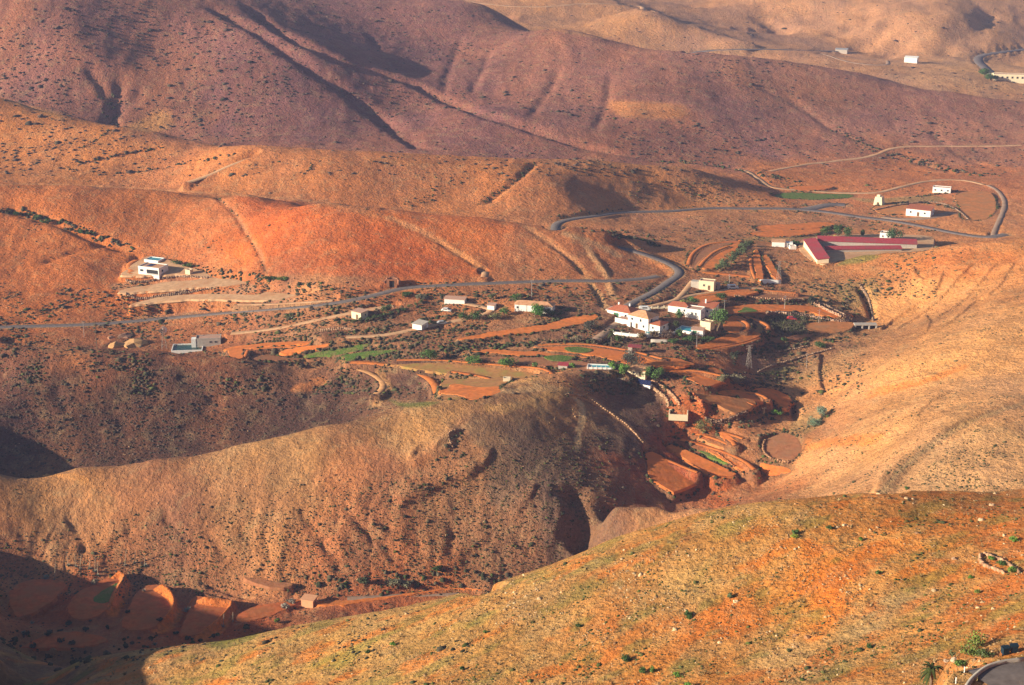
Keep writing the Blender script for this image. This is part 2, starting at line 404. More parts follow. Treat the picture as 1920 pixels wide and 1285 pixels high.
# ---- wrinkles and rills of the middle hill
bank([(905,880),(860,905),(800,930),(740,955)][::-1], .9, 10, .7)
bank([(925,835),(915,870),(870,895),(810,918),(760,935)][::-1], 1.2, 9, .7)
bank([(860,820),(840,845),(800,862),(765,880)][::-1], 1.2, 9, .7)
bank([(868,805),(830,830),(812,850)][::-1], 1.3, 8, .7)
bank([(795,830),(780,850),(765,865)][::-1], 1.0, 6, .7)
bank([(1010,905),(1000,930),(985,950),(960,975)][::-1], 1.2, 9, .8)
for p in ([(300,960),(330,985),(350,1005)], [(385,985),(410,1020),(430,1055)], [(440,980),(470,1010),(500,1040)], [(495,985),(500,1020),(520,1055)], [(560,950),(590,990),(620,1040)],
          [(640,940),(680,985),(720,1020),(750,1060)], [(700,960),(740,1000)], [(930,1000),(900,1030),(860,1060)], [(600,1000),(630,1050),(640,1080)], [(950,990),(985,1020),(1010,1040)],
          [(120,960),(150,1000),(160,1040)], [(230,970),(250,1010)], [(30,980),(50,1020)], [(830,960),(850,1000),(840,1050)]):
    carve(p, 3.6, .8)
carve([(1065,905),(1085,940),(1090,985),(1075,1040)], 9, 5)
carve([(1040,990),(1060,1020)], 8, 4)
carve([(1240,745),(1260,790),(1255,850)], 6, 1.5)
# ---- right slope: animal trails and rock ribs
for p, h in (([(1770,510),(1755,545),(1715,575),(1680,600),(1650,622)], 1.8), ([(1830,490),(1800,520),(1775,550),(1730,590),(1680,620)], 1.6), ([(1870,490),(1840,530),(1800,570),(1750,600)], 1.2), ([(1905,490),(1880,530),(1850,560)], 1.2),
          ([(1890,545),(1840,560),(1790,600),(1735,635)], 1.2), ([(1735,590),(1745,605),(1735,625)], 1.4), ([(1612,535),(1630,570),(1637,600)], -2.6), ([(1610,530),(1655,520),(1670,540)], 1.0), ([(1710,500),(1725,520),(1735,530)], 1.5),
          ([(1540,662),(1536,700),(1545,740)], 1.6), ([(1790,730),(1740,760),(1715,790)], 1.0), ([(1650,720),(1760,700)], .8), ([(1760,760),(1700,800),(1600,840)], .8), ([(1900,880),(1820,900),(1750,915)], .8),
          ([(1480,755),(1490,775),(1488,790)], -2.5), ([(1880,850),(1800,870),(1700,900)], .9), ([(1900,800),(1800,850),(1760,880)], .6)):
    bank(p[::-1], h * .6, 6, .8) if h > 0 else carve(p, 4, -h)
# ---- the left dark hill
for p in ([(330,700),(380,730),(420,760)], [(460,720),(400,750),(370,780)], [(620,700),(580,740),(560,770)], [(645,700),(640,740),(630,770)], [(200,760),(240,800)], [(100,720),(130,780)]):
    carve(p, 6, .8)

Z += near * .22 * fbm(XX / 4.5, YY / 4.5, 3, 91)

# rills washed down the slopes
rl = lambda x, y, s: .5 - np.abs(fbm(x, y, 3, s))
mk = sstep(425, 445, YY) * (1 - sstep(478, 500, YY)) * (1 - sstep(.02, .07, AA)) * near
Z -= mk * .9 * (rl((XX + 3 * fbm(XX / 12, YY / 12, 2, 201)) / 6.5, YY / 45, 202)) 
mk = sstep(1000, 1060, YY) * (1 - sstep(1250, 1350, YY))
Z -= mk * 1.1 * rl((XX + 8 * fbm(XX / 40, YY / 40, 2, 203)) / 26, YY / 190, 204)
mk = sstep(680, 720, YY) * (1 - sstep(900, 960, YY)) * (1 - sstep(.05, .1, AA))
Z -= mk * .7 * rl((XX + 6 * fbm(XX / 30, YY / 30, 2, 205)) / 16, YY / 120, 206)
out_ = sstep(.345, .40, np.abs(AA))
Z += out_ * near * 5.5 * fbm(XX / 38, YY / 38, 4, 131)  # bumps added to unseen side ground to roughen the shadow edge it casts

# ---------------------------------------------------------------- roads, tracks, terraces
def tag(o, label=None, cat_=None, group=None, kind=None):
    if label: o['label'] = label
    if cat_: o['category'] = cat_
    if group: o['group'] = group
    if kind: o['kind'] = kind
    return o
ROADS = []      # name, q, z, width, material
def road(name, pp, width, mat_, blend=3.0, cut=0.0):
    q, z = roadbed(pp, width, blend, cut)
    ROADS.append((name, q, z, width, mat_))
FIELDS = []     # name, outline, plane, material
def field(pp, h, mat_, keep=.6, m=1.2, straight=False):
    if .25 < h < 1.3: h = h * .8 + .1
    m = m * .8
    q, pl = platform(pp, h, keep, m, straight)
    FIELDS.append((q, pl, mat_))

# pads cut below the white villa
for pp, h in (([(228,524),(250,530),(305,531),(345,524),(398,523),(380,510),(330,498),(280,482),(262,492),(245,508)], 1.8),
              ([(230,563),(320,561),(400,546),(469,524),(440,517),(400,522),(352,537),(290,548),(236,553)], 2.0),
              ([(248,591),(367,582),(480,570),(560,550),(592,545),(560,538),(500,540),(477,553),(367,569),(290,578)], 1.8)):
    field(pp, h, 'pale_dirt', .45, 1.3)
# main road and its hairpin
road('road', [(-40,614),(60,612),(180,608),(305,600),(420,588),(560,575),(650,562),(700,553),(745,541),(800,536),(900,531),(1000,528),(1100,526),(1200,524),(1238,520)], 3.6, 'asphalt')
road('road', [(1165,580),(1190,565),(1225,547),(1258,528),(1276,516),(1272,506),(1250,497),(1215,482),(1190,470),(1168,455),(1150,449)], 3.8, 'asphalt')
road('road', [(1040,427),(1050,415),(1080,408),(1140,402),(1220,397),(1300,393),(1400,391),(1480,391),(1530,396),(1600,405),(1680,416),(1740,427),(1800,438),(1850,444),(1890,438)], 4.3, 'asphalt')
road('road', [(1930,92),(1880,97),(1842,104),(1834,113),(1848,128),(1868,145),(1880,152)], 8, 'asphalt')
road('road', [(1290,97),(1340,93),(1420,92),(1500,94),(1570,98)], 6, 'asphalt')
road('road', [(1590,386),(1560,384),(1530,389),(1505,391)], 7, 'asphalt')
platform([(1795,1310),(1822,1268),(1870,1243),(1960,1232),(2080,1240),(2090,1310),(1950,1330)], -.2, .5, 2.5)
road('road', [(1838,1318),(1856,1288),(1884,1268),(1930,1257),(2000,1253)], 8.0, 'asphalt', 3)
T = 'dirt_track'
road(T, [(346,356),(372,344),(400,328),(440,302),(480,283)], 2.6, 'pale_dirt', 3, .2)
carve([(336,358),(365,343),(395,324),(435,298),(475,281)], 3, 1.2)
road(T, [(905,528),(912,512),(906,503)], 2.5, 'pale_dirt', 1.2)
road(T, [(640,687),(680,692),(708,706),(724,725),(716,742),(700,758)], 2.6, 'ochre_dirt', 1.2, .9)
road(T, [(650,688),(690,684),(735,687),(775,696),(805,712),(818,728),(820,746)], 3.0, 'orange_earth', 1.0, 1.0)
road(T, [(425,636),(500,621),(560,607),(600,595),(650,585),(700,575),(745,570)], 3.2, 'pale_dirt', 1.5)
road(T, [(640,636),(700,632),(760,620),(820,608),(880,597),(925,584),(930,576),(905,571),(870,568),(840,560)], 3.0, 'pale_dirt', 1.5)
road(T, [(1112,644),(1135,624),(1160,600),(1172,592)], 3.2, 'grey_dirt', 1.5)
road(T, [(1200,577),(1240,568),(1290,556),(1345,546),(1400,541),(1440,545)], 2.6, 'pale_dirt', 1.5)
road(T, [(1165,580),(1205,576),(1260,566),(1283,548),(1300,525)], 2.4, 'pale_dirt', 1.5)
road(T, [(1380,318),(1410,325),(1432,340),(1450,352),(1500,358),(1600,363),(1650,360),(1690,350),(1730,342),(1800,338),(1850,346)], 3.0, 'pale_dirt', 1.5)
road(T, [(1440,320),(1500,311),(1560,303),(1620,296),(1650,288),(1672,277),(1710,274),(1800,275),(1920,272)], 3.2, 'pale_dirt', 2)
road(T, [(1850,348),(1872,358),(1884,380),(1878,405),(1868,425),(1862,445)], 2.6, 'grey_dirt', 1.5)
roadbed([(1655,922),(1680,890),(1720,855),(1760,825),(1810,795),(1870,772),(1935,752)], 2.5, 3, -.2)
road(T, [(640,1124),(700,1120),(780,1113),(860,1106),(930,1103)], 2.5, 'grey_dirt', 1.5)
road(T, [(1148,701),(1172,710),(1184,719)], 1.6, 'grey_dirt', 1.2)
road(T, [(1310,508),(1360,514),(1420,523),(1440,528)], 3.4, 'orange_earth', 1.2, .3)
road(T, [(1790,398),(1740,408),(1690,412),(1650,407)], 5, 'grey_dirt', 1.5)
road(T, [(868,0),(920,8),(1000,14),(1100,6),(1180,10),(1230,22)], 5, 'pale_dirt', 3)
road(T, [(1540,100),(1600,118),(1660,122),(1664,115)], 3, 'grey_dirt', 3)
road(T, [(252,512),(240,500),(244,490),(262,482)], 3, 'orange_earth', 1.2)

F_ = field
# left of the village
F_([(858,641),(930,627),(1010,610),(1070,594),(1112,590),(1118,598),(1064,614),(970,629),(905,640)], .6, 'orange_field')
F_([(573,673),(620,656),(690,643),(668,658),(620,673),(590,677)], .5, 'green_field')
F_([(638,677),(680,662),(720,655),(744,656),(704,669),(655,678)], .6, 'green_field')
F_([(422,663),(500,645),(560,635),(588,634),(560,646),(500,659),(450,668)], .6, 'orange_field')
F_([(528,665),(580,650),(608,641),(622,645),(575,661),(545,668)], .5, 'orange_field')
F_([(722,690),(780,679),(860,684),(940,692),(1010,697),(985,708),(930,716),(870,716),(800,704),(755,694)], .9, 'stubble_field', .6, 1)
F_([(840,722),(900,718),(960,712),(930,728),(890,740),(850,746),(826,744)], .5, 'stubble_field')
F_([(884,673),(960,671),(1040,675),(1110,682),(1150,690),(1080,694),(1010,691),(940,684)], .4, 'brown_field')
F_([(884,661),(950,659),(1010,660),(1070,664),(1115,671),(1060,671),(960,668)], .4, 'orange_field')
F_([(822,741),(850,743),(880,747),(912,741),(938,729),(900,731),(852,726),(840,733)], .5, 'orange_field')
F_([(1210,672),(1262,673),(1302,688),(1272,688),(1236,683)], .5, 'orange_field')
F_([(1330,689),(1350,697),(1364,714),(1352,716),(1332,704)], .6, 'orange_field')
F_([(470,672),(520,668),(560,671),(600,677),(560,680),(500,678)], .4, 'brown_field')
F_([(1000,652),(1060,648),(1110,652),(1165,660),(1230,674),(1290,690),(1262,694),(1190,684),(1100,668),(1040,662)], .6, 'orange_field')
F_([(1220,690),(1262,688),(1300,696),(1336,704),(1362,722),(1330,716),(1290,708),(1250,700)], .5, 'orange_field')
F_([(1022,671),(1050,667),(1078,672),(1060,678),(1035,678)], .3, 'green_field')
F_([(1060,653),(1090,652),(1112,657),(1098,662),(1070,660)], .2, 'green_field')
# south-east terraces, the big ochre ones
F_([(1288,728),(1320,731),(1350,741),(1384,754),(1414,767),(1404,777),(1374,786),(1352,774),(1330,755),(1306,740)], .9, 'ochre_field', .6, 1)
F_([(1344,733),(1376,732),(1412,743),(1436,755),(1434,763),(1420,766),(1396,752),(1366,742)], .7, 'orange_field', .6, .9)
F_([(1285,711),(1322,711),(1358,722),(1340,727),(1312,722)], .7, 'orange_field')
F_([(1414,735),(1440,733),(1478,746),(1486,764),(1472,775),(1456,762),(1436,749)], 1.2, 'orange_field', .8, 1)
F_([(1209,845),(1223,842),(1268,874),(1313,912),(1262,938),(1218,900)], .8, 'orange_field', .6, 1, True)
F_([(1249,833),(1262,834),(1320,863),(1380,896),(1348,915),(1312,886),(1281,860)], 1.0, 'orange_field', .6, 1, True)
F_([(1270,822),(1292,830),(1345,842),(1376,858),(1402,876),(1419,890),(1414,903),(1398,894),(1370,874),(1330,852)], .8, 'orange_field', .6, .9)
F_([(1296,838),(1330,843),(1368,857),(1370,868),(1345,866),(1318,852)], .12, 'green_field', .6, .6)
F_([(1289,814),(1322,820),(1358,831),(1378,852),(1350,842),(1315,829)], .7, 'ochre_field', .6, .9)
F_([(1348,814),(1364,816),(1382,834),(1364,834)], .7, 'orange_field', .7, .8)
F_([(1430,824),(1462,812),(1492,814),(1504,832),(1484,864),(1454,862),(1434,848)], -.6, 'brown_field', .6, 1)
F_([(1426,868),(1452,876),(1482,881),(1456,893),(1440,891)], .4, 'orange_field')
# north-east terraces
F_([(1313,506),(1320,492),(1343,475),(1369,464),(1386,461),(1378,475),(1352,496),(1328,509)], .6, 'orange_field', .5)
F_([(1291,500),(1294,478),(1318,463),(1350,457),(1380,455),(1350,467),(1322,482),(1308,503)], .3, 'brown_field', .5)
F_([(1413,481),(1419,472),(1426,490),(1430,530),(1421,530),(1416,505)], .8, 'orange_field', .5, .8)
F_([(1431,484),(1439,481),(1450,500),(1464,527),(1452,528),(1440,505)], .8, 'orange_field', .5, .8)
F_([(1358,572),(1391,568),(1470,573),(1537,582),(1597,600),(1557,600),(1498,588),(1440,584),(1399,588),(1365,583)], .5, 'orange_field', .5)
F_([(1368,577),(1392,575),(1420,584),(1402,587),(1375,585)], .1, 'green_field', .5, .5)
F_([(1300,650),(1339,637),(1369,628),(1399,626),(1424,635),(1408,646),(1360,651),(1320,655)], .8, 'orange_field', .5)
F_([(1371,594),(1391,598),(1408,614),(1396,624),(1366,625),(1356,610)], .5, 'orange_field')
F_([(1410,600),(1432,604),(1448,618),(1440,627),(1412,628),(1420,614)], .5, 'stubble_field')
F_([(1509,609),(1537,604),(1597,611),(1592,620),(1548,627),(1519,621)], .5, 'ochre_field', .5)
F_([(1445,636),(1478,632),(1525,627),(1490,640),(1455,644)], .3, 'brown_field', .5)
F_([(1290,560),(1330,552),(1378,546),(1420,552),(1380,560),(1330,566)], .4, 'orange_field', .5)
F_([(1400,552),(1450,550),(1520,562),(1470,566),(1420,562)], .4, 'brown_field', .5)
F_([(1448,364),(1480,361),(1540,364),(1598,366),(1585,371),(1530,374),(1470,371)], -.3, 'green_field', .4)
F_([(1480,352),(1520,350),(1560,352),(1545,358),(1500,358)], .5, 'orange_field', .4)
F_([(1420,424),(1480,422),(1550,422),(1560,428),(1500,432),(1430,432)], .4, 'orange_field', .4)
F_([(1410,436),(1460,434),(1540,434),(1530,441),(1470,444),(1420,442)], .4, 'orange_field', .4)
F_([(1790,370),(1830,362),(1860,368),(1866,395),(1840,412),(1805,408),(1800,388)], .3, 'ochre_field', .5)
F_([(1640,390),(1700,386),(1735,398),(1700,402),(1655,402)], .3, 'ochre_field', .5)
# the gully at bottom left
F_([(128,1150),(150,1120),(185,1098),(212,1083),(232,1084),(233,1098),(222,1118),(208,1146),(170,1164),(140,1166)], 1.3, 'red_field', .35, 1)
F_([(232,1180),(240,1150),(265,1115),(290,1104),(315,1115),(326,1140),(314,1168),(270,1186)], 1.3, 'red_field', .35, 1)
F_([(340,1192),(352,1160),(365,1128),(400,1132),(438,1139),(424,1158),(396,1182),(365,1197)], 1.3, 'red_field', .35, 1)
F_([(176,1124),(200,1104),(222,1094),(226,1104),(208,1126),(190,1132)], .15, 'green_field', .35, .4)
field([(1500,470),(1512,456),(1600,454),(1735,459),(1738,468),(1640,474),(1580,486),(1546,500),(1524,490)], .8, "pale_dirt", .3, 1.5)
F_([(20,1110),(60,1088),(112,1090),(120,1110),(80,1150),(30,1160)], 1.0, 'red_field', .35, 1)
F_([(40,1215),(100,1190),(160,1190),(200,1205),(120,1225)], .8, 'red_field', .35, 1)
F_([(440,1162),(480,1142),(560,1125),(545,1142),(480,1165)], .5, 'red_field', .4, 1)
F_([(585,1134),(660,1126),(760,1116),(880,1104),(900,1106),(800,1114),(700,1128),(630,1140)], .5, 'orange_field', .5, 1)
F_([(460,1092),(500,1094),(545,1102),(540,1112),(490,1108)], 1.5, 'brown_field', .3, .9)
for pp in ([(206,1086),(222,1081),(234,1086),(234,1100),(224,1120),(208,1148)], [(286,1104),(304,1106),(318,1116),(328,1142),(316,1168),(298,1180)], [(364,1127),(400,1132),(440,1139),(426,1158),(398,1184),(375,1196)]):
    carve(pp, 2.6, -2.0, rag=.4); paint(pp, 4, (.60,.19,.05))
bank([(365,1090),(400,1100),(450,1118),(480,1125)], -1.2, 6, .6)
bank([(370,1110),(405,1115),(440,1128)], -1.0, 5, .6)

for pp, hh, wd in (([(708,700),(732,724),(726,744),(706,762)], .5, 2.5), ([(1128,700),(1160,704),(1190,712)], .8, 3)):
    carve(pp, wd, -hh, rag=.4); paint(pp, wd, (.52, .30, .15), .75, ragged=.6)
for pp, wd in (([(1382,588),(1400,594),(1420,602),(1440,612),(1449,622),(1436,630)], 1.7), ([(1366,593),(1390,600),(1407,612),(1404,622),(1392,628)], 1.7), ([(1290,500),(1298,478),(1320,462),(1350,455),(1390,455)], 1.8), ([(1310,507),(1318,492),(1340,474),(1368,463)], 1.5),
               ([(1408,484),(1409,505),(1418,532)], 1.3), ([(1260,689),(1330,701),(1364,723)], 1.6), ([(1297,742),(1315,757),(1322,779)], 1.6), ([(1269,821),(1320,837),(1372,852),(1402,872),(1421,890),(1416,904)], 1.6), ([(1246,831),(1282,858),(1346,917),(1382,897)], 1.3),
               ([(1289,812),(1340,822),(1378,845)], 1.4), ([(1350,811),(1386,835),(1376,852)], 1.6), ([(735,681),(800,677),(870,681),(950,690),(1010,696),(1045,700)], 1.5), ([(840,702),(880,706),(937,713)], 1.6), ([(1207,842),(1226,842),(1316,911)], 1.3), ([(1345,731),(1400,735),(1440,752),(1438,768)], 1.4),
               ([(1000,650),(1060,646),(1120,650),(1180,660),(1250,677)], 1.4), ([(1300,556),(1350,550),(1400,544),(1440,548),(1500,556)], 1.4), ([(1345,583),(1400,592),(1440,590)], 1.2), ([(1300,652),(1360,654),(1412,648),(1427,636)], 1.3), ([(1288,800),(1330,806),(1372,812),(1400,830)], 1.6), ([(600,642),(560,650),(500,662),(450,671)], 1.3), ([(440,583),(520,573),(600,562),(632,556)], 2.2)):
    road('field_bank', pp, wd, 'orange_earth' if pp[0][0] != 440 else 'pale_dirt', 1.1, .55)
# soil that differs in streaks and patches
P_ = paint
P_([(430,368),(500,372),(600,382),(690,400),(780,440),(860,490),(905,512),(800,525),(600,522),(510,515),(480,460)], 6, (.55,.125,.032), .55, True)
P_([(1060,736),(1082,748),(1092,772),(1087,806),(1083,846)], 2.0, (.70,.50,.30), .9, ragged=.4)
P_([(880,745),(960,732),(1030,728),(1066,736)], 4, (.55,.35,.19), .8)
P_([(1655,922),(1680,890),(1720,855),(1760,825),(1810,795),(1870,772),(1935,752)], 2.8, (.40,.26,.15), .8)
P_([(1060,736),(1082,748),(1092,772),(1087,806),(1083,846)], 2.0, (.70,.50,.30), .9, ragged=.4)
P_([(880,745),(960,732),(1030,728),(1066,736)], 4, (.55,.35,.19), .8)
P_([(1655,922),(1680,890),(1720,855),(1760,825),(1810,795),(1870,772),(1935,752)], .8, (.55,.38,.2), .6)
P_([(0,346),(100,346),(200,350),(330,358),(420,364),(560,375),(640,384)], 2.2, (.6,.3,.14), .8)
P_([(1130,190),(1180,185),(1290,195),(1290,225),(1200,228),(1140,215)], 10, (.56,.25,.10), .8, True)
P_([(225,240),(260,218),(300,200),(330,210),(330,240),(280,252)], 8, (.58,.30,.12), .8, True)
P_([(0,170),(30,190),(80,200),(130,215),(120,230),(40,205),(0,190)], 8, (.58,.30,.12), .7, True)
P_([(1640,500),(1700,480),(1800,466),(1920,470),(1920,500),(1800,500),(1700,520)], 8, (.56,.19,.06), .6, True)
for pp, wd, c in (([(405,368),(440,400),(465,440),(490,480),(500,520)], 1.3, (.45,.2,.1)), ([(730,408),(800,440),(850,470),(905,505)], 4, (.58,.27,.13)), ([(985,425),(1030,455),(1075,490),(1100,520)], 4, (.55,.26,.12)),
                  ([(1095,455),(1120,490),(1140,520),(1150,560)], 4, (.58,.33,.17)), ([(1100,525),(1120,550),(1135,580)], 3.5, (.58,.33,.17)), ([(1060,440),(1110,455),(1160,480)], 4, (.55,.31,.16)),
                  ([(1060,740),(1100,745),(1140,772),(1180,800),(1210,834)], 2.2, (.52,.30,.16)), ([(310,275),(230,290),(150,305)], 2, (.55,.2,.07)), ([(870,0),(1000,45),(1180,82)], 8, (.5,.25,.14)),
                  ([(1500,840),(1560,830),(1640,822)], 5, (.62,.24,.08)), ([(1640,735),(1720,720),(1800,690)], 6, (.62,.24,.08)),
                  ([(700,300),(900,315),(1100,325),(1230,340)], 6, (.58,.24,.09)), ([(920,765),(960,762),(1060,736)], 5, (.55,.33,.15)), ([(865,737),(930,722),(1000,712)], 4, (.52,.3,.14)),
                  ([(560,730),(600,716)], 5, (.5,.2,.08)), ([(85,892),(130,893),(160,902)], 2, (.6,.3,.12)), ([(1260,1030),(1290,1000),(1320,985)], 3, (.5,.22,.08))):
    P_(pp, wd, c, .9)
P_([(1445,600),(1460,592),(1510,610),(1505,622),(1470,626),(1450,622)], 2, (.20,.18,.10), .9, True)
# thin winter grass on some ground
for pp, c, k in (([(560,1255),(640,1215),(720,1185),(760,1180),(700,1215),(640,1260)], (.26,.28,.07), .55), ([(820,1180),(900,1150),(960,1130),(900,1180)], (.26,.28,.07), .45), ([(1000,1085),(1100,1050),(1250,1000),(1300,985),(1200,1040),(1060,1090)], (.24,.26,.08), .5),
                 ([(1330,985),(1400,965),(1440,955),(1400,1000),(1330,1020)], (.24,.26,.08), .5), ([(1290,1080),(1330,1040),(1360,1030),(1330,1080),(1300,1120)], (.26,.26,.08), .5), ([(370,1205),(430,1196),(500,1180),(480,1200),(400,1225)], (.14,.2,.04), .7),
                 ([(1590,370),(1640,372),(1740,366),(1780,375),(1700,384),(1620,380)], (.34,.28,.13), .6), ([(1380,450),(1500,430),(1560,445),(1480,452)], (.3,.24,.1), .5), ([(1560,500),(1600,480),(1660,478),(1620,495)], (.18,.24,.06), .7),
                 ([(720,740),(760,752),(830,752),(800,766),(740,764)], (.14,.22,.05), .7), ([(1480,790),(1520,770),(1560,765),(1540,800),(1500,820),(1470,815)], (.22,.24,.12), .35), ([(1410,700),(1470,685),(1500,690),(1460,705)], (.26,.27,.08), .6),
                 ([(1560,545),(1640,520),(1655,560),(1600,580)], (.36,.28,.13), .5), ([(770,682),(830,682),(860,692),(800,696)], (.26,.24,.06), .6), ([(895,711),(935,713),(920,720),(890,718)], (.16,.26,.05), .8)):
    P_(pp, 3, c, k, True)
# stony banks below the villa
for pp in ([(255,561),(330,558),(420,545),(470,530),(478,548),(380,562),(290,574),(252,578)], [(258,590),(400,578),(560,556),(560,566),(400,586),(270,600)], [(205,532),(250,528),(330,520),(380,524),(330,534),(260,545),(215,545)]):
    P_(pp, 1.2, (.46,.24,.15), .85, True)

for q, _, mt_ in FIELDS:          # unploughed banks along the plots
    r, c = window(q, 4); x, y = XX[r, c], YY[r, c]
    if q[:, 1].mean() < 480 or 'dirt' in mt_: continue
    d, _, _ = line_dist(x, y, q[::2], True)
    d = d + .8 * fbm(x / 3, y / 3, 2, 141)
    mm = ((1 - sstep(.6, 2.6, d)) * ~inside(x, y, q) * .7)[..., None]
    GC[r, c] = GC[r, c] * (1 - mm) + np.array((.17, .10, .065)) * mm
for nm, q, _, wd, mt_ in ROADS:      # dusty verges
    if mt_ != 'asphalt': continue
    r, c = window(q, wd); x, y = XX[r, c], YY[r, c]
    d, _, _ = line_dist(x, y, q); d = d + .7 * fbm(x / 3, y / 3, 2, 161)
    mm = ((1 - sstep(wd * .5 + .4, wd * .5 + 1.8, d)) * .75)[..., None]
    GC[r, c] = GC[r, c] * (1 - mm) + np.array((.40, .25, .15)) * mm
# slight random colour flow everywhere
st = sstep(.05, .45, fbm(XX / 10 + YY / 16, YY / 5 - XX / 9, 4, 101))[..., None] * (1 - near)[..., None]
GC = GC * (1 - .7 * st) + np.array((.60, .185, .035)) * .7 * st
st = sstep(.1, .5, fbm(XX / 12 + YY / 18, YY / 5 - XX / 8, 4, 111))[..., None] * (1 - near)[..., None]
GC = GC * (1 - .6 * st) + np.array((.58, .37, .15)) * .55 * st
st = sstep(.1, .5, fbm(XX / 9 + YY / 14, YY / 5 - XX / 7, 4, 121))[..., None] * (1 - near)[..., None]
GC = GC * (1 - .6 * st) + np.array((.21, .21, .06)) * .6 * st
v1 = fbm(XX / 60, YY / 60, 5, 33); v2 = fbm(XX / 9, YY / 9, 4, 41); v3 = fbm(XX / 22, YY / 45, 4, 51)
GC *= (1 + .24 * v1 + .30 * v2 + .16 * v3)[..., None]
GC[..., 0] *= 1 + .06 * v3; GC[..., 2] *= 1 - .22 * v3
GC *= np.array((1.05, .97, .82))
GC *= (1 - .10 * (1 - near))[..., None]
GC = np.clip(GC, .02, .8)
# small roughness of the surface away from roads
Z += 0.05 * fbm(XX / 2.2, YY / 2.2, 2, 61) * (1 - near) * 2

# ---------------------------------------------------------------- materials
def nodes_of(name):
    m = bpy.data.materials.new(name); m.use_nodes = True
    t = m.node_tree; b = t.nodes['Principled BSDF']
    b.inputs['Roughness'].default_value = .95
    b.inputs['Specular IOR Level'].default_value = .15
    return m, t, b
def nd(t, typ, **kw):
    n = t.nodes.new(typ)
    for k, v in kw.items():
        if k.startswith('i_'):
            n.inputs[k[2:].replace('_', ' ')].default_value = v
        else: setattr(n, k, v)
    return n
def ramp(t, src, p0, p1, c0=(0, 0, 0, 1), c1=(1, 1, 1, 1)):
    r = t.nodes.new('ShaderNodeValToRGB')
    r.color_ramp.elements[0].position = p0; r.color_ramp.elements[1].position = p1
    r.color_ramp.elements[0].color = c0; r.color_ramp.elements[1].color = c1
    t.links.new(src, r.inputs[0]); return r
def mixc(t, fac, a, b, mode='MIX'):
    m = t.nodes.new('ShaderNodeMix'); m.data_type = 'RGBA'; m.blend_type = mode
    for sck, val in ((m.inputs[0], fac), (m.inputs[6], a), (m.inputs[7], b)):
        if hasattr(val, 'links'): t.links.new(val, sck)
        else: sck.default_value = val
    return m.outputs[2]
def noise(t, co, scale, detail=4, rough=.55, dist=0):
    n = nd(t, 'ShaderNodeTexNoise'); n.inputs['Scale'].default_value = scale
    n.inputs['Detail'].default_value = detail; n.inputs['Roughness'].default_value = rough; n.inputs['Distortion'].default_value = dist
    t.links.new(co, n.inputs['Vector']); return n.outputs['Fac']
def pos(t): return nd(t, 'ShaderNodeNewGeometry').outputs['Position']

def soil_material():
    m, t, b = nodes_of('soil')
    L = t.links.new; p = pos(t)
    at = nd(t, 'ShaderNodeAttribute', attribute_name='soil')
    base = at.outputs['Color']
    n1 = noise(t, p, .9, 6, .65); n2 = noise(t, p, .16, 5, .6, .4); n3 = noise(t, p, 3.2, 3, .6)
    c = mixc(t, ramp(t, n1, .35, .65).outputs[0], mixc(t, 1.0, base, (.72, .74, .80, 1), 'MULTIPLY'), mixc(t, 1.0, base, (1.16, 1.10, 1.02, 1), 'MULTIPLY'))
    # dry straw and lichen patches
    k = nd(t, 'ShaderNodeMath', operation='MULTIPLY'); L(ramp(t, n2, .50, .66).outputs[0], k.inputs[0]); L(ramp(t, n3, .42, .58).outputs[0], k.inputs[1])
    k2 = nd(t, 'ShaderNodeMath', operation='MULTIPLY'); L(k.outputs[0], k2.inputs[0]); k2.inputs[1].default_value = .45
    c = mixc(t, k2.outputs[0], c, (.44, .33, .17, 1))
    # pale pebbles
    vo = nd(t, 'ShaderNodeTexVoronoi', feature='F1'); vo.inputs['Scale'].default_value = 1.1; L(p, vo.inputs['Vector'])
    sepc = nd(t, 'ShaderNodeSeparateColor'); L(vo.outputs['Color'], sepc.inputs[0])
    pick = nd(t, 'ShaderNodeMath', operation='GREATER_THAN'); L(sepc.outputs[0], pick.inputs[0]); pick.inputs[1].default_value = .78
    dot = ramp(t, vo.outputs['Distance'], .12, .30, (1, 1, 1, 1), (0, 0, 0, 1))
    k3 = nd(t, 'ShaderNodeMath', operation='MULTIPLY'); L(pick.outputs[0], k3.inputs[0]); L(dot.outputs[0], k3.inputs[1])
    k4 = nd(t, 'ShaderNodeMath', operation='MULTIPLY'); L(k3.outputs[0], k4.inputs[0]); k4.inputs[1].default_value = .45
    c = mixc(t, k4.outputs[0], c, (.50, .36, .24, 1))
    L(c, b.inputs['Base Color'])
    h = nd(t, 'ShaderNodeMath', operation='ADD'); L(n1, h.inputs[0])
    h2 = nd(t, 'ShaderNodeMath', operation='MULTIPLY_ADD'); L(n3, h2.inputs[0]); h2.inputs[1].default_value = .35; L(k3.outputs[0], h2.inputs[2])
    h3 = nd(t, 'ShaderNodeMath', operation='MULTIPLY'); L(h2.outputs[0], h3.inputs[0]); h3.inputs[1].default_value = .6
    L(h3.outputs[0], h.inputs[1])
    n5 = noise(t, p, .32, 4, .6)
    h5 = nd(t, 'ShaderNodeMath', operation='MULTIPLY_ADD'); L(n5, h5.inputs[0]); h5.inputs[1].default_value = 1.6; L(h.outputs[0], h5.inputs[2])
    bp = nd(t, 'ShaderNodeBump'); bp.inputs['Strength'].default_value = 1.0; bp.inputs['Distance'].default_value = .8
    L(h5.outputs[0], bp.inputs['Height']); L(bp.outputs[0], b.inputs['Normal'])
    return m
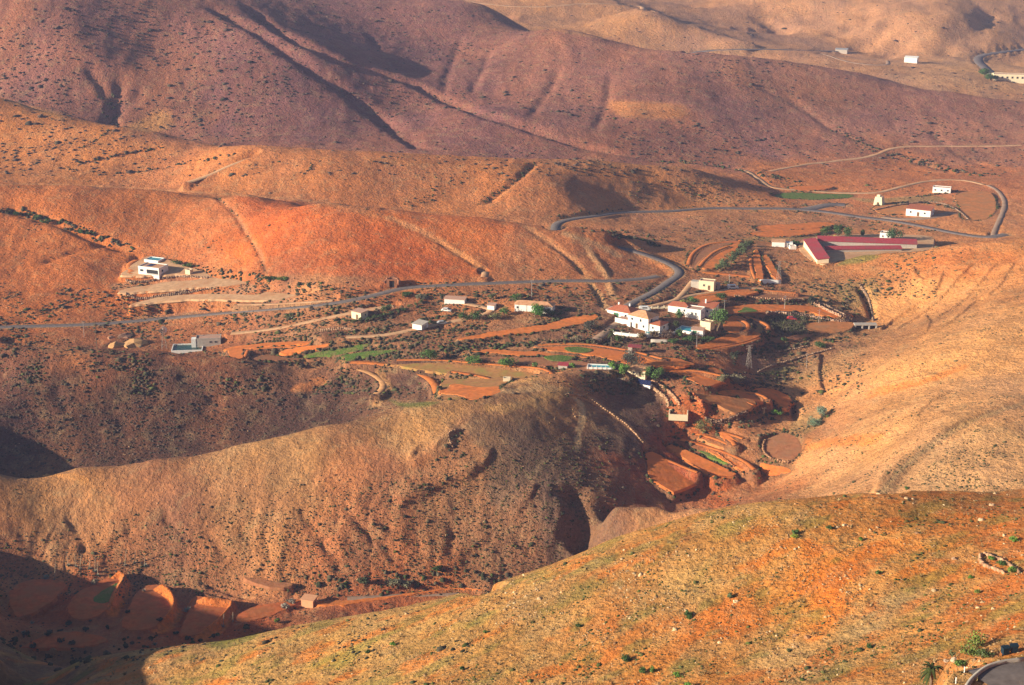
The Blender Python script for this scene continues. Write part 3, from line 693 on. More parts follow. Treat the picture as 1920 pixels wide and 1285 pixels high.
def plain(name, col, var=.18, scale=1.5, rough=.9, bump=.1, bd=.05, metal=0, stain=None, attr=None):
    m, t, b = nodes_of(name)
    p = pos(t); n = noise(t, p, scale, 5, .6)
    lo = tuple(x * (1 - var) for x in col) + (1,); hi = tuple(min(1, x * (1 + var)) for x in col) + (1,)
    c = ramp(t, n, .3, .7, lo, hi).outputs[0]
    if 'field' in name:
        n3 = noise(t, p, .22, 6, .65)
        c = mixc(t, ramp(t, n3, .42, .62).outputs[0], c, (.26, .15, .06, 1) if 'green' not in name else (.22, .20, .06, 1)) if name != 'x' else c
        mx_ = c.node; mx_.inputs[0].default_value = .5
        rr = nd(t, 'ShaderNodeMath', operation='MULTIPLY'); t.links.new(ramp(t, n3, .45, .7).outputs[0], rr.inputs[0]); rr.inputs[1].default_value = .55
        t.links.new(rr.outputs[0], mx_.inputs[0])
    if stain:
        n2 = noise(t, p, scale * .25, 4, .6)
        c = mixc(t, ramp(t, n2, .48, .68).outputs[0], c, tuple(stain) + (1,))
    if attr:
        at = nd(t, 'ShaderNodeAttribute', attribute_name=attr)
        c = mixc(t, 1.0, c, at.outputs['Color'], 'MULTIPLY')
    t.links.new(c, b.inputs['Base Color'])
    b.inputs['Roughness'].default_value = rough; b.inputs['Metallic'].default_value = metal
    if bump:
        bp = nd(t, 'ShaderNodeBump'); bp.inputs['Strength'].default_value = bump; bp.inputs['Distance'].default_value = bd
        t.links.new(n, bp.inputs['Height']); t.links.new(bp.outputs[0], b.inputs['Normal'])
    return m
M = {
 'soil': soil_material(),
 'asphalt': plain('asphalt', (.17, .145, .14), .25, .8, .85, .2, .02),
 'pale_dirt': plain('pale_dirt', (.56, .34, .19), .22, .5, .95, .5, .2, stain=(.48, .24, .12)),
 'cream_dirt': plain('cream_dirt', (.60, .40, .22), .22, .5, .95, .5, .2),
 'ochre_dirt': plain('ochre_dirt', (.55, .29, .13), .22, .5, .95, .5, .2),
 'grey_dirt': plain('grey_dirt', (.36, .24, .17), .22, .5, .95, .5, .2, stain=(.28, .19, .14)),
 'orange_earth': plain('orange_earth', (.60, .19, .05), .2, .6, .95, .6, .25, stain=(.52, .15, .045)),
 'orange_field': plain('orange_field', (.66, .19, .045), .28, .45, .95, .7, .3, stain=(.56, .17, .05)),
 'ochre_field': plain('ochre_field', (.56, .21, .07), .25, .6, .95, .6, .3, stain=(.40, .20, .09)),
 'brown_field': plain('brown_field', (.36, .145, .07), .25, .6, .95, .6, .3, stain=(.29, .15, .08)),
 'red_field': plain('red_field', (.48, .125, .04), .25, .6, .95, .6, .3, stain=(.36, .13, .05)),
 'stubble_field': plain('stubble_field', (.42, .20, .075), .22, .5, .95, .6, .3, stain=(.30, .22, .065)),
 'green_field': plain('green_field', (.085, .165, .028), .4, 1.6, .95, .9, .5, stain=(.20, .17, .06)),
 'white_wall': plain('white_plaster', (.80, .80, .78), .05, 1.2, .9, .05, .01),
 'cream_wall': plain('cream_plaster', (.72, .62, .44), .08, 1.2, .9, .05, .01),
 'grey_wall': plain('grey_block', (.42, .38, .34), .12, 1.5, .9, .1, .02),
 'orange_wall': plain('orange_plaster', (.66, .34, .19), .08, 1.2, .9, .05, .01),
 'tile_red': plain('red_tiles', (.40, .125, .07), .25, 2.5, .85, .3, .05, stain=(.42, .17, .09)),
 'tile_pale': plain('pale_tiles', (.62, .34, .19), .2, 2.5, .85, .3, .05, stain=(.5, .24, .12)),
 'pink_roof': plain('pink_sheet', (.36, .055, .07), .15, .9, .8, .1, .02, stain=(.27, .08, .085)),
 'flat_roof': plain('flat_roof', (.50, .30, .22), .15, 1.0, .9, .1, .02),
 'dark': plain('dark_opening', (.03, .035, .04), .2, 2, .5, 0),
 'glass': plain('window_glass', (.035, .05, .07), .2, 2, .12, 0),
 'wood': plain('green_wood', (.05, .14, .08), .2, 2, .6, 0),
 'brownwood': plain('brown_wood', (.16, .09, .05), .2, 2, .8, .1),
 'water': plain('pool_water', (.05, .32, .40), .1, .6, .05, .05, .02),
 'darkwater': plain('tank_water', (.03, .07, .06), .1, .6, .05, .05, .02),
 'metal': plain('galvanised_metal', (.50, .50, .50), .1, 3, .5, 0, metal=.5),
 'panel': plain('solar_panel', (.02, .03, .09), .2, 2, .15, 0),
 'stone': plain('dry_stone', (.40, .27, .19), .35, 2.2, .95, .7, .15, attr='tint'),
 'rock': plain('pale_rock', (.58, .44, .30), .25, 3, .95, .6, .1, attr='tint'),
 'bark': plain('bark', (.17, .12, .08), .2, 6, .95, .4, .03),
 'leaf': plain('foliage', (.55, .55, .55), .25, 1.3, .8, 0, attr='tint'),
 'scrub': plain('scrub', (.55, .55, .55), .25, 1.3, .95, 0, attr='tint'),
 'agave': plain('agave_leaf', (.17, .24, .21), .2, 4, .6, 0),
 'stalk': plain('dry_stalk', (.36, .28, .20), .2, 4, .9, 0),
 'bin': plain('bin_plastic', (.012, .03, .05), .15, 3, .5, 0),
 'car_grey': plain('car_paint_grey', (.45, .46, .48), .05, 2, .3, 0, metal=.2),
 'car_white': plain('car_paint_white', (.78, .78, .76), .05, 2, .3, 0),
 'car_red': plain('car_paint_red', (.45, .03, .03), .05, 2, .3, 0),
 'rubber': plain('rubber', (.02, .02, .02), .1, 4, .9, 0),
}

# ---------------------------------------------------------------- ground meshes
def link(name, me, mat_=None, parent=None):
    o = bpy.data.objects.new(name, me); COL.objects.link(o)
    if mat_: me.materials.append(M[mat_] if isinstance(mat_, str) else mat_)
    if parent: o.parent = parent
    return o
def set_tint(me, col, name='tint'):
    a = me.color_attributes.new(name, 'FLOAT_COLOR', 'POINT')
    rgba = np.ones((len(me.vertices), 4), np.float32); rgba[:, :3] = np.asarray(col).reshape(-1, 3)
    a.data.foreach_set('color', rgba.ravel())
def quick_mesh(name, co, faces, k):
    """faces: array n x k"""
    me = bpy.data.meshes.new(name)
    faces = np.asarray(faces, np.int32); co = np.asarray(co, np.float32)
    me.vertices.add(len(co)); me.vertices.foreach_set('co', co.ravel())
    me.loops.add(faces.size); me.loops.foreach_set('vertex_index', faces.ravel())
    me.polygons.add(len(faces)); me.polygons.foreach_set('loop_start', np.arange(0, faces.size, k, dtype=np.int32))
    me.update(calc_edges=True)
    return me
co = np.stack([XX, YY, Z], -1).reshape(-1, 3)
idx = np.arange(NR * NC).reshape(NR, NC)
q4 = np.stack([idx[:-1, :-1], idx[:-1, 1:], idx[1:, 1:], idx[1:, :-1]], -1).reshape(-1, 4)
me = quick_mesh('hillsides', co, q4, 4)
me.polygons.foreach_set('use_smooth', np.ones(len(q4), bool))
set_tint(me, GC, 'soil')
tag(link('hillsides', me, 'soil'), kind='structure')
for name, q, z, wd, mt_ in ROADS:
    t = np.gradient(q, axis=0); t /= np.hypot(t[:, 0], t[:, 1])[:, None] + 1e-9
    nrm = np.stack([-t[:, 1], t[:, 0]], 1)
    n = len(q); rough = 0 if mt_ == 'asphalt' else 1
    wl_ = wd * .5 * (1 + rough * .18 * vnoise(np.arange(n) * .4, np.zeros(n), 3)); wr_ = wd * .5 * (1 + rough * .18 * vnoise(np.arange(n) * .4, np.ones(n), 8))
    a_ = q + nrm * wl_[:, None]; b_ = q - nrm * wr_[:, None]
    top = .05
    rows = np.stack([np.c_[a_ + nrm * .5, z - .5], np.c_[a_, z + top], np.c_[q, z + top + .04], np.c_[b_, z + top], np.c_[b_ - nrm * .5, z - .5]], 1)
    ii = np.arange(n * 5).reshape(n, 5)
    f = np.stack([ii[:-1, :-1], ii[1:, :-1], ii[1:, 1:], ii[:-1, 1:]], -1).reshape(-1, 4)[:, ::-1]
    tag(link(name, quick_mesh(name, rows.reshape(-1, 3), f, 4), mt_), kind='structure')
from mathutils.geometry import tessellate_polygon
for q, (c0, cx, cy), mt_ in FIELDS:
    n = len(q)
    zt = c0[0] + c0[1] * (q[:, 0] - cx) + c0[2] * (q[:, 1] - cy)
    e = np.roll(q, -1, 0) - np.roll(q, 1, 0); e /= np.hypot(e[:, 0], e[:, 1])[:, None] + 1e-9
    ar = np.sum(q[:, 0] * np.roll(q[:, 1], -1) - np.roll(q[:, 0], -1) * q[:, 1])
    out = np.stack([e[:, 1], -e[:, 0]], 1) * np.sign(ar)
    wob = .35 * vnoise(q[:, 0] * .5, q[:, 1] * .5, 5)[:, None]
    qi = q + out * wob
    tris = tessellate_polygon([[Vector((a, b, 0)) for a, b in qi]])
    vs = [(a, b, c + .05) for (a, b), c in zip(qi, zt)] + [(a, b, c - .7) for (a, b), c in zip(qi + out * .6, zt)]
    fs = [tuple(t_) for t_ in tris] + [(i, (i + 1) % n, n + (i + 1) % n, n + i) for i in range(n)]
    me = bpy.data.meshes.new('field'); me.from_pydata(vs, [], fs); me.update()
    tag(link('field', me, mt_), kind='structure')

# ---------------------------------------------------------------- builders
class MB:
    def __init__(s): s.v = []; s.f = []
    def add(s, vs, fs):
        b = len(s.v); s.v += [tuple(p) for p in vs]; s.f += [tuple(b + i for i in f) for f in fs]; return s
    def box(s, x0, x1, y0, y1, z0, z1, taper=0):
        t = taper
        return s.add([(x0,y0,z0),(x1,y0,z0),(x1,y1,z0),(x0,y1,z0),(x0+t,y0+t,z1),(x1-t,y0+t,z1),(x1-t,y1-t,z1),(x0+t,y1-t,z1)],
                     [(0,3,2,1),(4,5,6,7),(0,1,5,4),(1,2,6,5),(2,3,7,6),(3,0,4,7)])
    def tube(s, p0, p1, r0, r1=None, n=6):
        r1 = r0 if r1 is None else r1
        p0 = Vector(p0); p1 = Vector(p1); d = (p1 - p0).normalized()
        a = d.orthogonal().normalized(); b = d.cross(a)
        vs = []
        for p, r in ((p0, r0), (p1, r1)):
            vs += [p + r * (math.cos(k * 2 * math.pi / n) * a + math.sin(k * 2 * math.pi / n) * b) for k in range(n)]
        return s.add(vs, [(k, (k+1) % n, n + (k+1) % n, n + k) for k in range(n)] + [tuple(range(n))[::-1], tuple(range(n, 2*n))])
    def build(s, name, mat_, parent=None, smooth=False):
        me = bpy.data.meshes.new(name); me.from_pydata(s.v, [], s.f); me.update()
        if smooth: me.polygons.foreach_set('use_smooth', [True] * len(me.polygons))
        return link(name, me, mat_, parent)
def at(u, v, sink=0.0):
    x, y = hit(u, v)
    return Vector((float(x[0]), float(y[0]), float(ground(x, y)[0]) - sink))
def empty(name, loc, rz, label, cat_, group=None):
    o = bpy.data.objects.new(name, None); COL.objects.link(o)
    o.location = loc; o.rotation_euler = (0, 0, math.radians(rz)); o.empty_display_size = .5
    return tag(o, label, cat_, group)
def hip(mb, x0, x1, y0, y1, z, h, over=.3, ridge=None):
    x0 -= over; x1 += over; y0 -= over; y1 += over
    r = ridge if ridge is not None else (y1 - y0) / 2
    ym = (y0 + y1) / 2
    mb.add([(x0,y0,z),(x1,y0,z),(x1,y1,z),(x0,y1,z),(x0+r,ym,z+h),(x1-r,ym,z+h),(x0,y0,z-.12),(x1,y0,z-.12),(x1,y1,z-.12),(x0,y1,z-.12)],
           [(0,1,5,4),(1,2,5),(2,3,4,5),(3,0,4),(6,9,8,7),(0,6,7,1),(1,7,8,2),(2,8,9,3),(3,9,6,0)])
def opening(parent, name, face, W, D, c, zc, w_, h_, mat_='glass', frame='white_wall'):
    """window or door set into a face: 'f' front (-y), 'r' right (+x), 'l' left (-x). W, D half sizes of the house"""
    f = MB(); g = MB(); e = .06; t = .09
    def bx(m, u0, u1, z0, z1, o0, o1):
        if face == 'f': m.box(c + u0, c + u1, -D - o1, -D - o0, z0, z1)
        elif face == 'r': m.box(W + o0, W + o1, c + u0, c + u1, z0, z1)
        else: m.box(-W - o1, -W - o0, c + u0, c + u1, z0, z1)
    hw = w_ / 2; z0, z1 = zc - h_ / 2, zc + h_ / 2
    bx(f, -hw - t, -hw, z0 - t, z1 + t, -.05, e); bx(f, hw, hw + t, z0 - t, z1 + t, -.05, e)
    bx(f, -hw, hw, z1, z1 + t, -.05, e); bx(f, -hw, hw, z0 - t, z0, -.05, e + .03)
    bx(g, -hw, hw, z0, z1, -.05, .015)
    fo = f.build(name, frame, parent)
    g.build('pane' if name == 'window' else 'leaf', mat_, fo)
    return fo
def house(name, u, v, w_, d_, h_, rz, label, cat_='house', wall='white_wall', roof=('flat',), wins=(), doors=(), group=None, base=1.5, extra=None, off=(0, 0)):
    p = at(u, v)
    r = math.radians(rz)
    # (u, v) is the middle of the foot of the front wall
    p = p + Vector((-math.sin(r) * d_ / 2, math.cos(r) * d_ / 2, 0)) + Vector((off[0], off[1], 0))
    root = empty(name, p, rz, label, cat_, group)
    W, D = w_ / 2, d_ / 2
    MB().box(-W, W, -D, D, -base, h_).build('wall', wall, root)
    k = roof[0]
    if k == 'flat':
        par = MB(); e = .22; ph = .35
        par.box(-W - .03, W + .03, -D - .03, -D + e, h_ - .02, h_ + ph); par.box(-W - .03, W + .03, D - e, D + .03, h_ - .02, h_ + ph)
        par.box(-W - .03, -W + e, -D + e, D - e, h_ - .02, h_ + ph); par.box(W - e, W + .03, -D + e, D - e, h_ - .02, h_ + ph)
        par.build('parapet', wall, root)
        MB().box(-W + e, W - e, -D + e, D - e, h_, h_ + .06).build('roof', roof[1] if len(roof) > 1 else 'flat_roof', root)
    elif k == 'hip':
        m = MB(); hip(m, -W, W, -D, D, h_ + .003, roof[2]); m.build('roof', roof[1], root)
    elif k == 'mono':     # single slope, high at the back
        o = .3; hh = roof[2]
        MB().add([(-W-o,-D-o,h_+.01),(W+o,-D-o,h_+.01),(W+o,D+o,h_+hh),(-W-o,D+o,h_+hh),(-W-o,-D-o,h_+.16),(W+o,-D-o,h_+.16),(W+o,D+o,h_+hh+.15),(-W-o,D+o,h_+hh+.15)],
                 [(0,3,2,1),(4,5,6,7),(0,1,5,4),(1,2,6,5),(2,3,7,6),(3,0,4,7)]).build('roof', roof[1], root)
        MB().add([(-W,-D,h_),(W,-D,h_),(W,D,h_),(-W,D,h_),(-W,D,h_+hh-.02),(W,D,h_+hh-.02)], [(0,4,3),(1,2,5),(3,4,5,2)]).build('gable', wall, root)
    for wi in wins:
        opening(root, 'window', wi[0], W, D, wi[1], wi[2], wi[3], wi[4], wi[5] if len(wi) > 5 else 'glass', wall)
    for do in doors:
        opening(root, 'door', do[0], W, D, do[1], do[3] / 2 + .1, do[2], do[3], do[4] if len(do) > 4 else 'wood', wall)
    return root
def part_box(root, name, mat_, *b): return MB().box(*b).build(name, mat_, root)

# ---- foliage
def tinted(name, vs, fs, k, col, mat_, parent=None):
    me = quick_mesh(name, vs, fs, k); set_tint(me, col); return link(name, me, mat_, parent)
def leaf_cloud(r, n, size, lobes, colr, seed=1, squash=1.0):
    """small leaf cards through the shell of several lobes; lobes: (x,y,z,rx,ry,rz)"""
    g = np.random.default_rng(seed)
    L_ = np.array(lobes); k = g.integers(0, len(L_), n)
    d = g.normal(size=(n, 3)); d /= np.linalg.norm(d, axis=1)[:, None]
    rad = g.random(n) ** .35
    c = L_[k, :3] + d * L_[k, 3:6] * rad[:, None]
    nn = d + .7 * g.normal(size=(n, 3)); nn /= np.linalg.norm(nn, axis=1)[:, None]
    a = np.cross(nn, g.normal(size=(n, 3))); a /= np.linalg.norm(a, axis=1)[:, None]; b = np.cross(nn, a)
    s = size * (.6 + .8 * g.random(n))[:, None]
    v = np.stack([c - a * s, c - b * s * .6, c + a * s, c + b * s * .6], 1).reshape(-1, 3)
    f = np.arange(4 * n).reshape(n, 4)
    clump = 1 + .22 * vnoise(c[:, 0] * 1.1 + seed, c[:, 2] * 1.1 + c[:, 1])
    tint = np.array(colr) * 2.9 * (clump * (.78 + .44 * g.random(n)))[:, None]
    return v, f, np.repeat(tint, 4, 0)
def tree(u, v, w_, h_, col, label, seed, trunk=.25, n=900, size=.26, cat_='tree', name='tree', group=None, off=(0, 0), wide=1.0):
    p = at(u, v); p.x += off[0]; p.y += off[1]
    p.z = float(ground([p.x], [p.y])[0])
    root = empty(name, p, 0, label, cat_, group)
    g = random.Random(seed)
    w_ *= 1.12; h_ *= 1.1
    rx = w_ / 2; z0 = h_ * trunk; lob = []
    for i in range(7):
        an = g.uniform(0, 6.28); q = g.uniform(.25, .55) * rx
        rr = rx * g.uniform(.38, .6)
        lob.append((math.cos(an) * q * wide, math.sin(an) * q, z0 + (h_ - z0) * g.uniform(.3, .68), rr, rr, (h_ - z0) * g.uniform(.24, .36)))
    m = MB()
    m.tube((0, 0, -.4), (0, 0, z0 + .3), .05 * w_ ** .8 + .06, .04 * w_ ** .8 + .03)
    for l in lob[:5]: m.tube((0, 0, z0 * .8), (l[0], l[1], l[2]), .03 * w_ ** .8 + .02, .02)
    m.build('trunk', 'bark', root)
    vv, ff, cc = leaf_cloud(rx, n, size, lob, col, seed)
    tinted('crown', vv, ff, 4, cc, 'leaf', root)
    return root
def frond_strip(m, base, an, L, rise, droop, wd, n=5):
    pts_ = []
    for i in range(n + 1):
        t = i / n
        rr = L * t * (1 - .15 * t); z = rise * L * t - droop * L * t * t
        pts_.append(Vector((base[0] + math.cos(an) * rr, base[1] + math.sin(an) * rr, base[2] + z)))
    side = Vector((-math.sin(an), math.cos(an), 0))
    vs = []
    for i, q in enumerate(pts_):
        w2 = wd * (math.sin(math.pi * min(.98, (i + .4) / (n + .6))) ** .6)
        vs += [q - side * w2 + Vector((0, 0, -w2 * .45)), q, q + side * w2 + Vector((0, 0, -w2 * .45))]
    fs = []
    for i in range(n):
        a = i * 3
        fs += [(a, a+1, a+4, a+3), (a+1, a+2, a+5, a+4)]
    m.add(vs, fs)
def palm(u, v, h_, r, label, seed, col=(.06, .085, .035), sparse=30, off=(0, 0)):
    p = at(u, v); p.x += off[0]; p.y += off[1]; p.z = float(ground([p.x], [p.y])[0])
    root = empty('palm_tree', p, 0, label, 'palm tree')
    g = random.Random(seed)
    MB().tube((0, 0, -.5), (.1, 0, h_ * .5), .28, .22, 8).tube((.1, 0, h_ * .5), (0, 0, h_), .22, .26, 8).build('trunk', 'bark', root)
    m = MB()
    for i in range(sparse):
        el = g.uniform(-.5, 1.3)
        frond_strip(m, (0, 0, h_), i * 2.4 + g.uniform(-.2, .2), r * g.uniform(.85, 1.1), el, .55 + .25 * el + g.uniform(0, .2), .22)
    me = bpy.data.meshes.new('crown'); me.from_pydata(m.v, [], m.f); me.update()
    set_tint(me, np.tile(np.array(col), (len(m.v), 1)) * (.8 + .5 * rng.random((len(m.v), 1))))
    link('crown', me, 'leaf', root)
    return root
def agave(u, v, r, label, seed, stalk=0, col=None, lean=0, mat_='agave'):
    p = at(u, v, .05)
    root = empty('agave', p, 0, label, 'agave', 'agaves around the red terraces')
    g = random.Random(seed); m = MB()
    for i in range(20):
        an = i * 2.4; el = g.uniform(.25, 2.0); L = r * g.uniform(.8, 1.05)
        ca = math.cos(math.atan(el)); sa = math.sin(math.atan(el))
        tip = Vector((math.cos(an) * L * ca, math.sin(an) * L * ca, L * sa)); sd_ = Vector((-math.sin(an), math.cos(an), 0)) * r * .11
        mid = tip * .45
        m.add([(-sd_.x * .6, -sd_.y * .6, 0), (sd_.x * .6, sd_.y * .6, 0), mid + sd_, tip, mid - sd_, mid + Vector((0, 0, -r * .05))], [(0, 1, 2, 5), (0, 5, 4), (5, 2, 3), (5, 3, 4)])
    m.build('rosette', mat_, root)
    if stalk:
        s_ = MB(); x1 = lean * stalk
        s_.tube((0, 0, 0), (x1 * .5, 0, stalk * .5), .13, .1, 5).tube((x1 * .5, 0, stalk * .5), (x1, 0, stalk), .1, .05, 5)
        for k in range(8):
            t = .6 + .05 * k; an = k * 2.1
            q = Vector((x1 * t, 0, stalk * t)); e = q + Vector((math.cos(an) * .55, math.sin(an) * .55, .25)) * (1.25 - t)
            s_.tube(q, e, .035, .06, 4)
        s_.build('flower_stalk', 'stalk', root)
    return root
def lattice(u, v, h_, b, label, cat_='lattice pylon', name='lattice_pylon', arms=True, mat_='grey_wall'):
    root = empty(name, at(u, v), 20, label, cat_)
    legs = [(-1,-1),(1,-1),(1,1),(-1,1)]; t = .25
    for sx, sy in legs:
        MB().tube((sx*b, sy*b, -.3), (sx*b*t, sy*b*t, h_), .05, .035, 4).build('leg', mat_, root)
    m = MB(); n = 7
    for k in range(n):
        z0, z1 = h_ * k / n, h_ * (k + 1) / n; w0 = b * (1 - (1 - t) * k / n); w1 = b * (1 - (1 - t) * (k + 1) / n)
        for i in range(4):
            a, c = legs[i], legs[(i + 1) % 4]
            m.tube((a[0]*w0, a[1]*w0, z0), (c[0]*w1, c[1]*w1, z1), .02, n=4); m.tube((c[0]*w0, c[1]*w0, z0), (a[0]*w1, a[1]*w1, z1), .02, n=4)
    m.build('bracing', mat_, root)
    if arms:
        for z in (h_ * .98, h_ * .86):
            c = MB().box(-1.3, 1.3, -.08, .08, z - .07, z + .07).build('crossarm', mat_, root)
            for x in (-1.2, -.6, .6, 1.2): MB().tube((x, 0, z + .06), (x, 0, z + .4), .06, .03, 5).build('insulator', 'grey_wall', c)
    return root
def pole(u, v, h_, label, mat_='bark', arm=True, r=.11, group='utility poles across the valley'):
    root = empty('utility_pole', at(u, v), 10, label, 'utility pole', group)
    MB().tube((0, 0, -.5), (0, 0, h_), r, r * .7, 7).build('post', mat_, root)
    if arm:
        c = MB().box(-.7, .7, -.06, .06, h_ - .6, h_ - .48).build('crossarm', mat_, root)
        for x in (-.6, 0, .6): MB().tube((x, 0, h_ - .48), (x, 0, h_ - .25), .05, .03, 5).build('insulator', 'grey_wall', c)
    return root
def stone_wall(pp, h_, th, label, seed=1, step=.9, name='stone_wall', top='stone', cat_='stone wall', tone=(1, 1, 1), group=None, closed=False):
    """dry stone wall: stones laid in courses, uneven; one joined heap of stone geometry along the line"""
    q = resample(place(cat(pp)), step)
    g = np.random.default_rng(seed)
    V, Fc, Cc = [], [], []
    base = np.array([(-1,-1,-1),(1,-1,-1),(1,1,-1),(-1,1,-1),(-1,-1,1),(1,-1,1),(1,1,1),(-1,1,1)], float) * .5
    fb = np.array([(0,3,2,1),(4,5,6,7),(0,1,5,4),(1,2,6,5),(2,3,7,6),(3,0,4,7)])
    o0 = q.mean(0); z = ground(q[:, 0], q[:, 1]); zb = z.mean()
    nC = max(1, int(round(h_ / .42)))
    k = 0
    for i in range(len(q) - 1):
        d = q[i + 1] - q[i]; L = np.hypot(*d); an = math.atan2(d[1], d[0]); ca, sa = math.cos(an), math.sin(an)
        for c in range(nC):
            sc = np.array([L * g.uniform(.6, 1.1), th * g.uniform(.8, 1.15), h_ / nC * g.uniform(.85, 1.2)])
            b = base * sc + g.normal(size=(8, 3)) * (.05 + .1 * th * h_)
            mx, my = (q[i] + q[i + 1]) / 2 + g.normal(size=2) * .05
            x = b[:, 0] * ca - b[:, 1] * sa + mx - o0[0]; y = b[:, 0] * sa + b[:, 1] * ca + my - o0[1]
            zz = b[:, 2] + (z[i] + z[i + 1]) / 2 - zb + h_ * (c + .4) / nC - .1
            V.append(np.stack([x, y, zz], 1)); Fc.append(fb + k * 8); k += 1
            Cc.append(np.tile(np.array(tone) * .72 * g.uniform(.6, 1.4), (8, 1)))
    me = quick_mesh(name, np.concatenate(V), np.concatenate(Fc), 4); set_tint(me, np.concatenate(Cc))
    o = link(name, me, 'stone'); o.location = (o0[0], o0[1], zb)
    return tag(o, label, cat_, group)
def plaster_wall(pp, h_, th, label, mat_='white_wall', name='garden_wall', cat_='wall', piers=0, group=None):
    q = resample(place(np.array(pp, float)), 1.5); z = ground(q[:, 0], q[:, 1]); o0 = q[0]; z0 = float(z[0])
    root = empty(name, (o0[0], o0[1], z0), 0, label, cat_, group)
    t = np.gradient(q, axis=0); t /= np.hypot(t[:, 0], t[:, 1])[:, None]; nn = np.stack([-t[:, 1], t[:, 0]], 1) * th / 2
    zt = smooth1(z, 3, 2)
    rows = np.stack([np.c_[q - nn - o0, z - .8 - z0], np.c_[q - nn - o0, zt + h_ - z0], np.c_[q + nn - o0, zt + h_ - z0], np.c_[q + nn - o0, z - .8 - z0]], 1)
    n = len(q); ii = np.arange(n * 4).reshape(n, 4)
    f = np.stack([ii[:-1, :-1], ii[:-1, 1:], ii[1:, 1:], ii[1:, :-1]], -1).reshape(-1, 4)
    f = np.concatenate([f, [[0, 3, 2, 1]], [[4*n-4, 4*n-3, 4*n-2, 4*n-1]]])
    me = quick_mesh('wall', rows.reshape(-1, 3), f, 4); link('wall', me, mat_, root)
    if piers:
        s = np.r_[0, np.cumsum(np.hypot(*np.diff(q, axis=0).T))]
        for d in np.arange(0, s[-1], piers):
            x = np.interp(d, s, q[:, 0]) - o0[0]; y = np.interp(d, s, q[:, 1]) - o0[1]; zz = np.interp(d, s, zt) - z0
            MB().box(x-.2, x+.2, y-.2, y+.2, zz - .5, zz + h_ + .35).build('pier', mat_, root)
    return root
def car(u, v, rz, paint_, label, van=False):
    root = empty('parked_van' if van else 'parked_car', at(u, v), rz, label, 'van' if van else 'car')
    L, W, H = (4.6, .92, 1.9) if van else (4.1, .85, 1.42)
    prof = [(-L/2,.35),(-L/2,.85),(-L/2+.15,H*.62),(-L*.30,H*.98),(L*.12,H),(L*.27,H*.64),(L*.46,H*.52),(L/2,.5),(L/2,.35)] if not van else [(-L/2,.35),(-L/2,H*.9),(-L/2+.1,H),(L*.25,H),(L*.38,H*.62),(L/2,H*.5),(L/2,.35)]
    n = len(prof); vs = [(x, -W, z) for x, z in prof] + [(x, W, z) for x, z in prof]
    MB().add(vs, [tuple(range(n)), tuple(range(2*n-1, n-1, -1))] + [(i, n+i, n+(i+1) % n, (i+1) % n) for i in range(n)]).build('body', paint_, root)
    MB().box(-L*.28, L*.16, -W-.01, W+.01, H*.64, H*.92).build('side_window', 'glass', root)
    MB().box(L*.14, L*.27, -W*.85, W*.85, H*.66, H*.92, .05).build('windscreen', 'glass', root)
    for x in (-L*.31, L*.31):
        for y in (-W, W): 
            wh = MB().tube((x, y-.1, .32), (x, y+.1, .32), .32, n=12).build('wheel', 'rubber', root)
            MB().tube((x, y-.12, .32), (x, y+.12, .32), .17, n=8).build('rim', 'metal', wh)
    return root

# ================================================================ the things
# ---- white villa on its pad, upper left
v = house('villa', 279, 516, 11, 7.5, 3.4, -22, 'white flat-roofed villa with dark terrace opening standing on the dirt pad left of the valley', 'villa',
          roof=('flat', 'flat_roof'), wins=[('f', -3.6, 1.9, 1.7, 1.0), ('r', -1, 1.9, 1.3, 1.0)])
part_box(v, 'terrace_opening', 'dark', -1.0, 5.0, -3.80, -3.6, .4, 2.6)
part_box(v, 'railing', 'metal', -1.0, 5.0, -3.86, -3.82, .35, .9)
for x in (-2.6, -1.1): part_box(v, 'roof_solar_panel', 'panel', x, x + 1.3, -1.2, 2.4, 3.4, 3.6)  # dark solar panels lying on the flat roof
part_box(v, 'roof_slab', 'tile_pale', .6, 5.2, -3.3, 2.2, 3.42, 3.62)
p = empty('pool_tank', at(290, 489), -22, 'raised white-rimmed pool of green water behind the white villa', 'pool')
tk = MB(); W, D = 3.8, 2.9
tk.box(-W, W, -D, -D+.35, -.8, 1.0).box(-W, W, D-.35, D, -.8, 1.0).box(-W, -W+.35, -D+.35, D-.35, -.8, 1.0).box(W-.35, W, -D+.35, D-.35, -.8, 1.0)
tk.build('rim', 'white_wall', p); part_box(p, 'water', 'water', -W+.35, W-.35, -D+.35, D-.35, .2, .75)
house('stone_hut', 352, 516, 2.6, 2.4, 2.1, -25, 'small square stone-coloured hut on the pad right of the white villa', 'hut', 'cream_wall', ('flat', 'flat_roof'))
stone_wall([(236,552),(262,561),(300,556),(350,546)], .9, .7, 'rough stone edge along the first step below the white villa', 2)
stone_wall([(236,526),(262,530),(330,520),(390,522)], .9, .7, 'rough stone edge directly below the villa pad', 3)
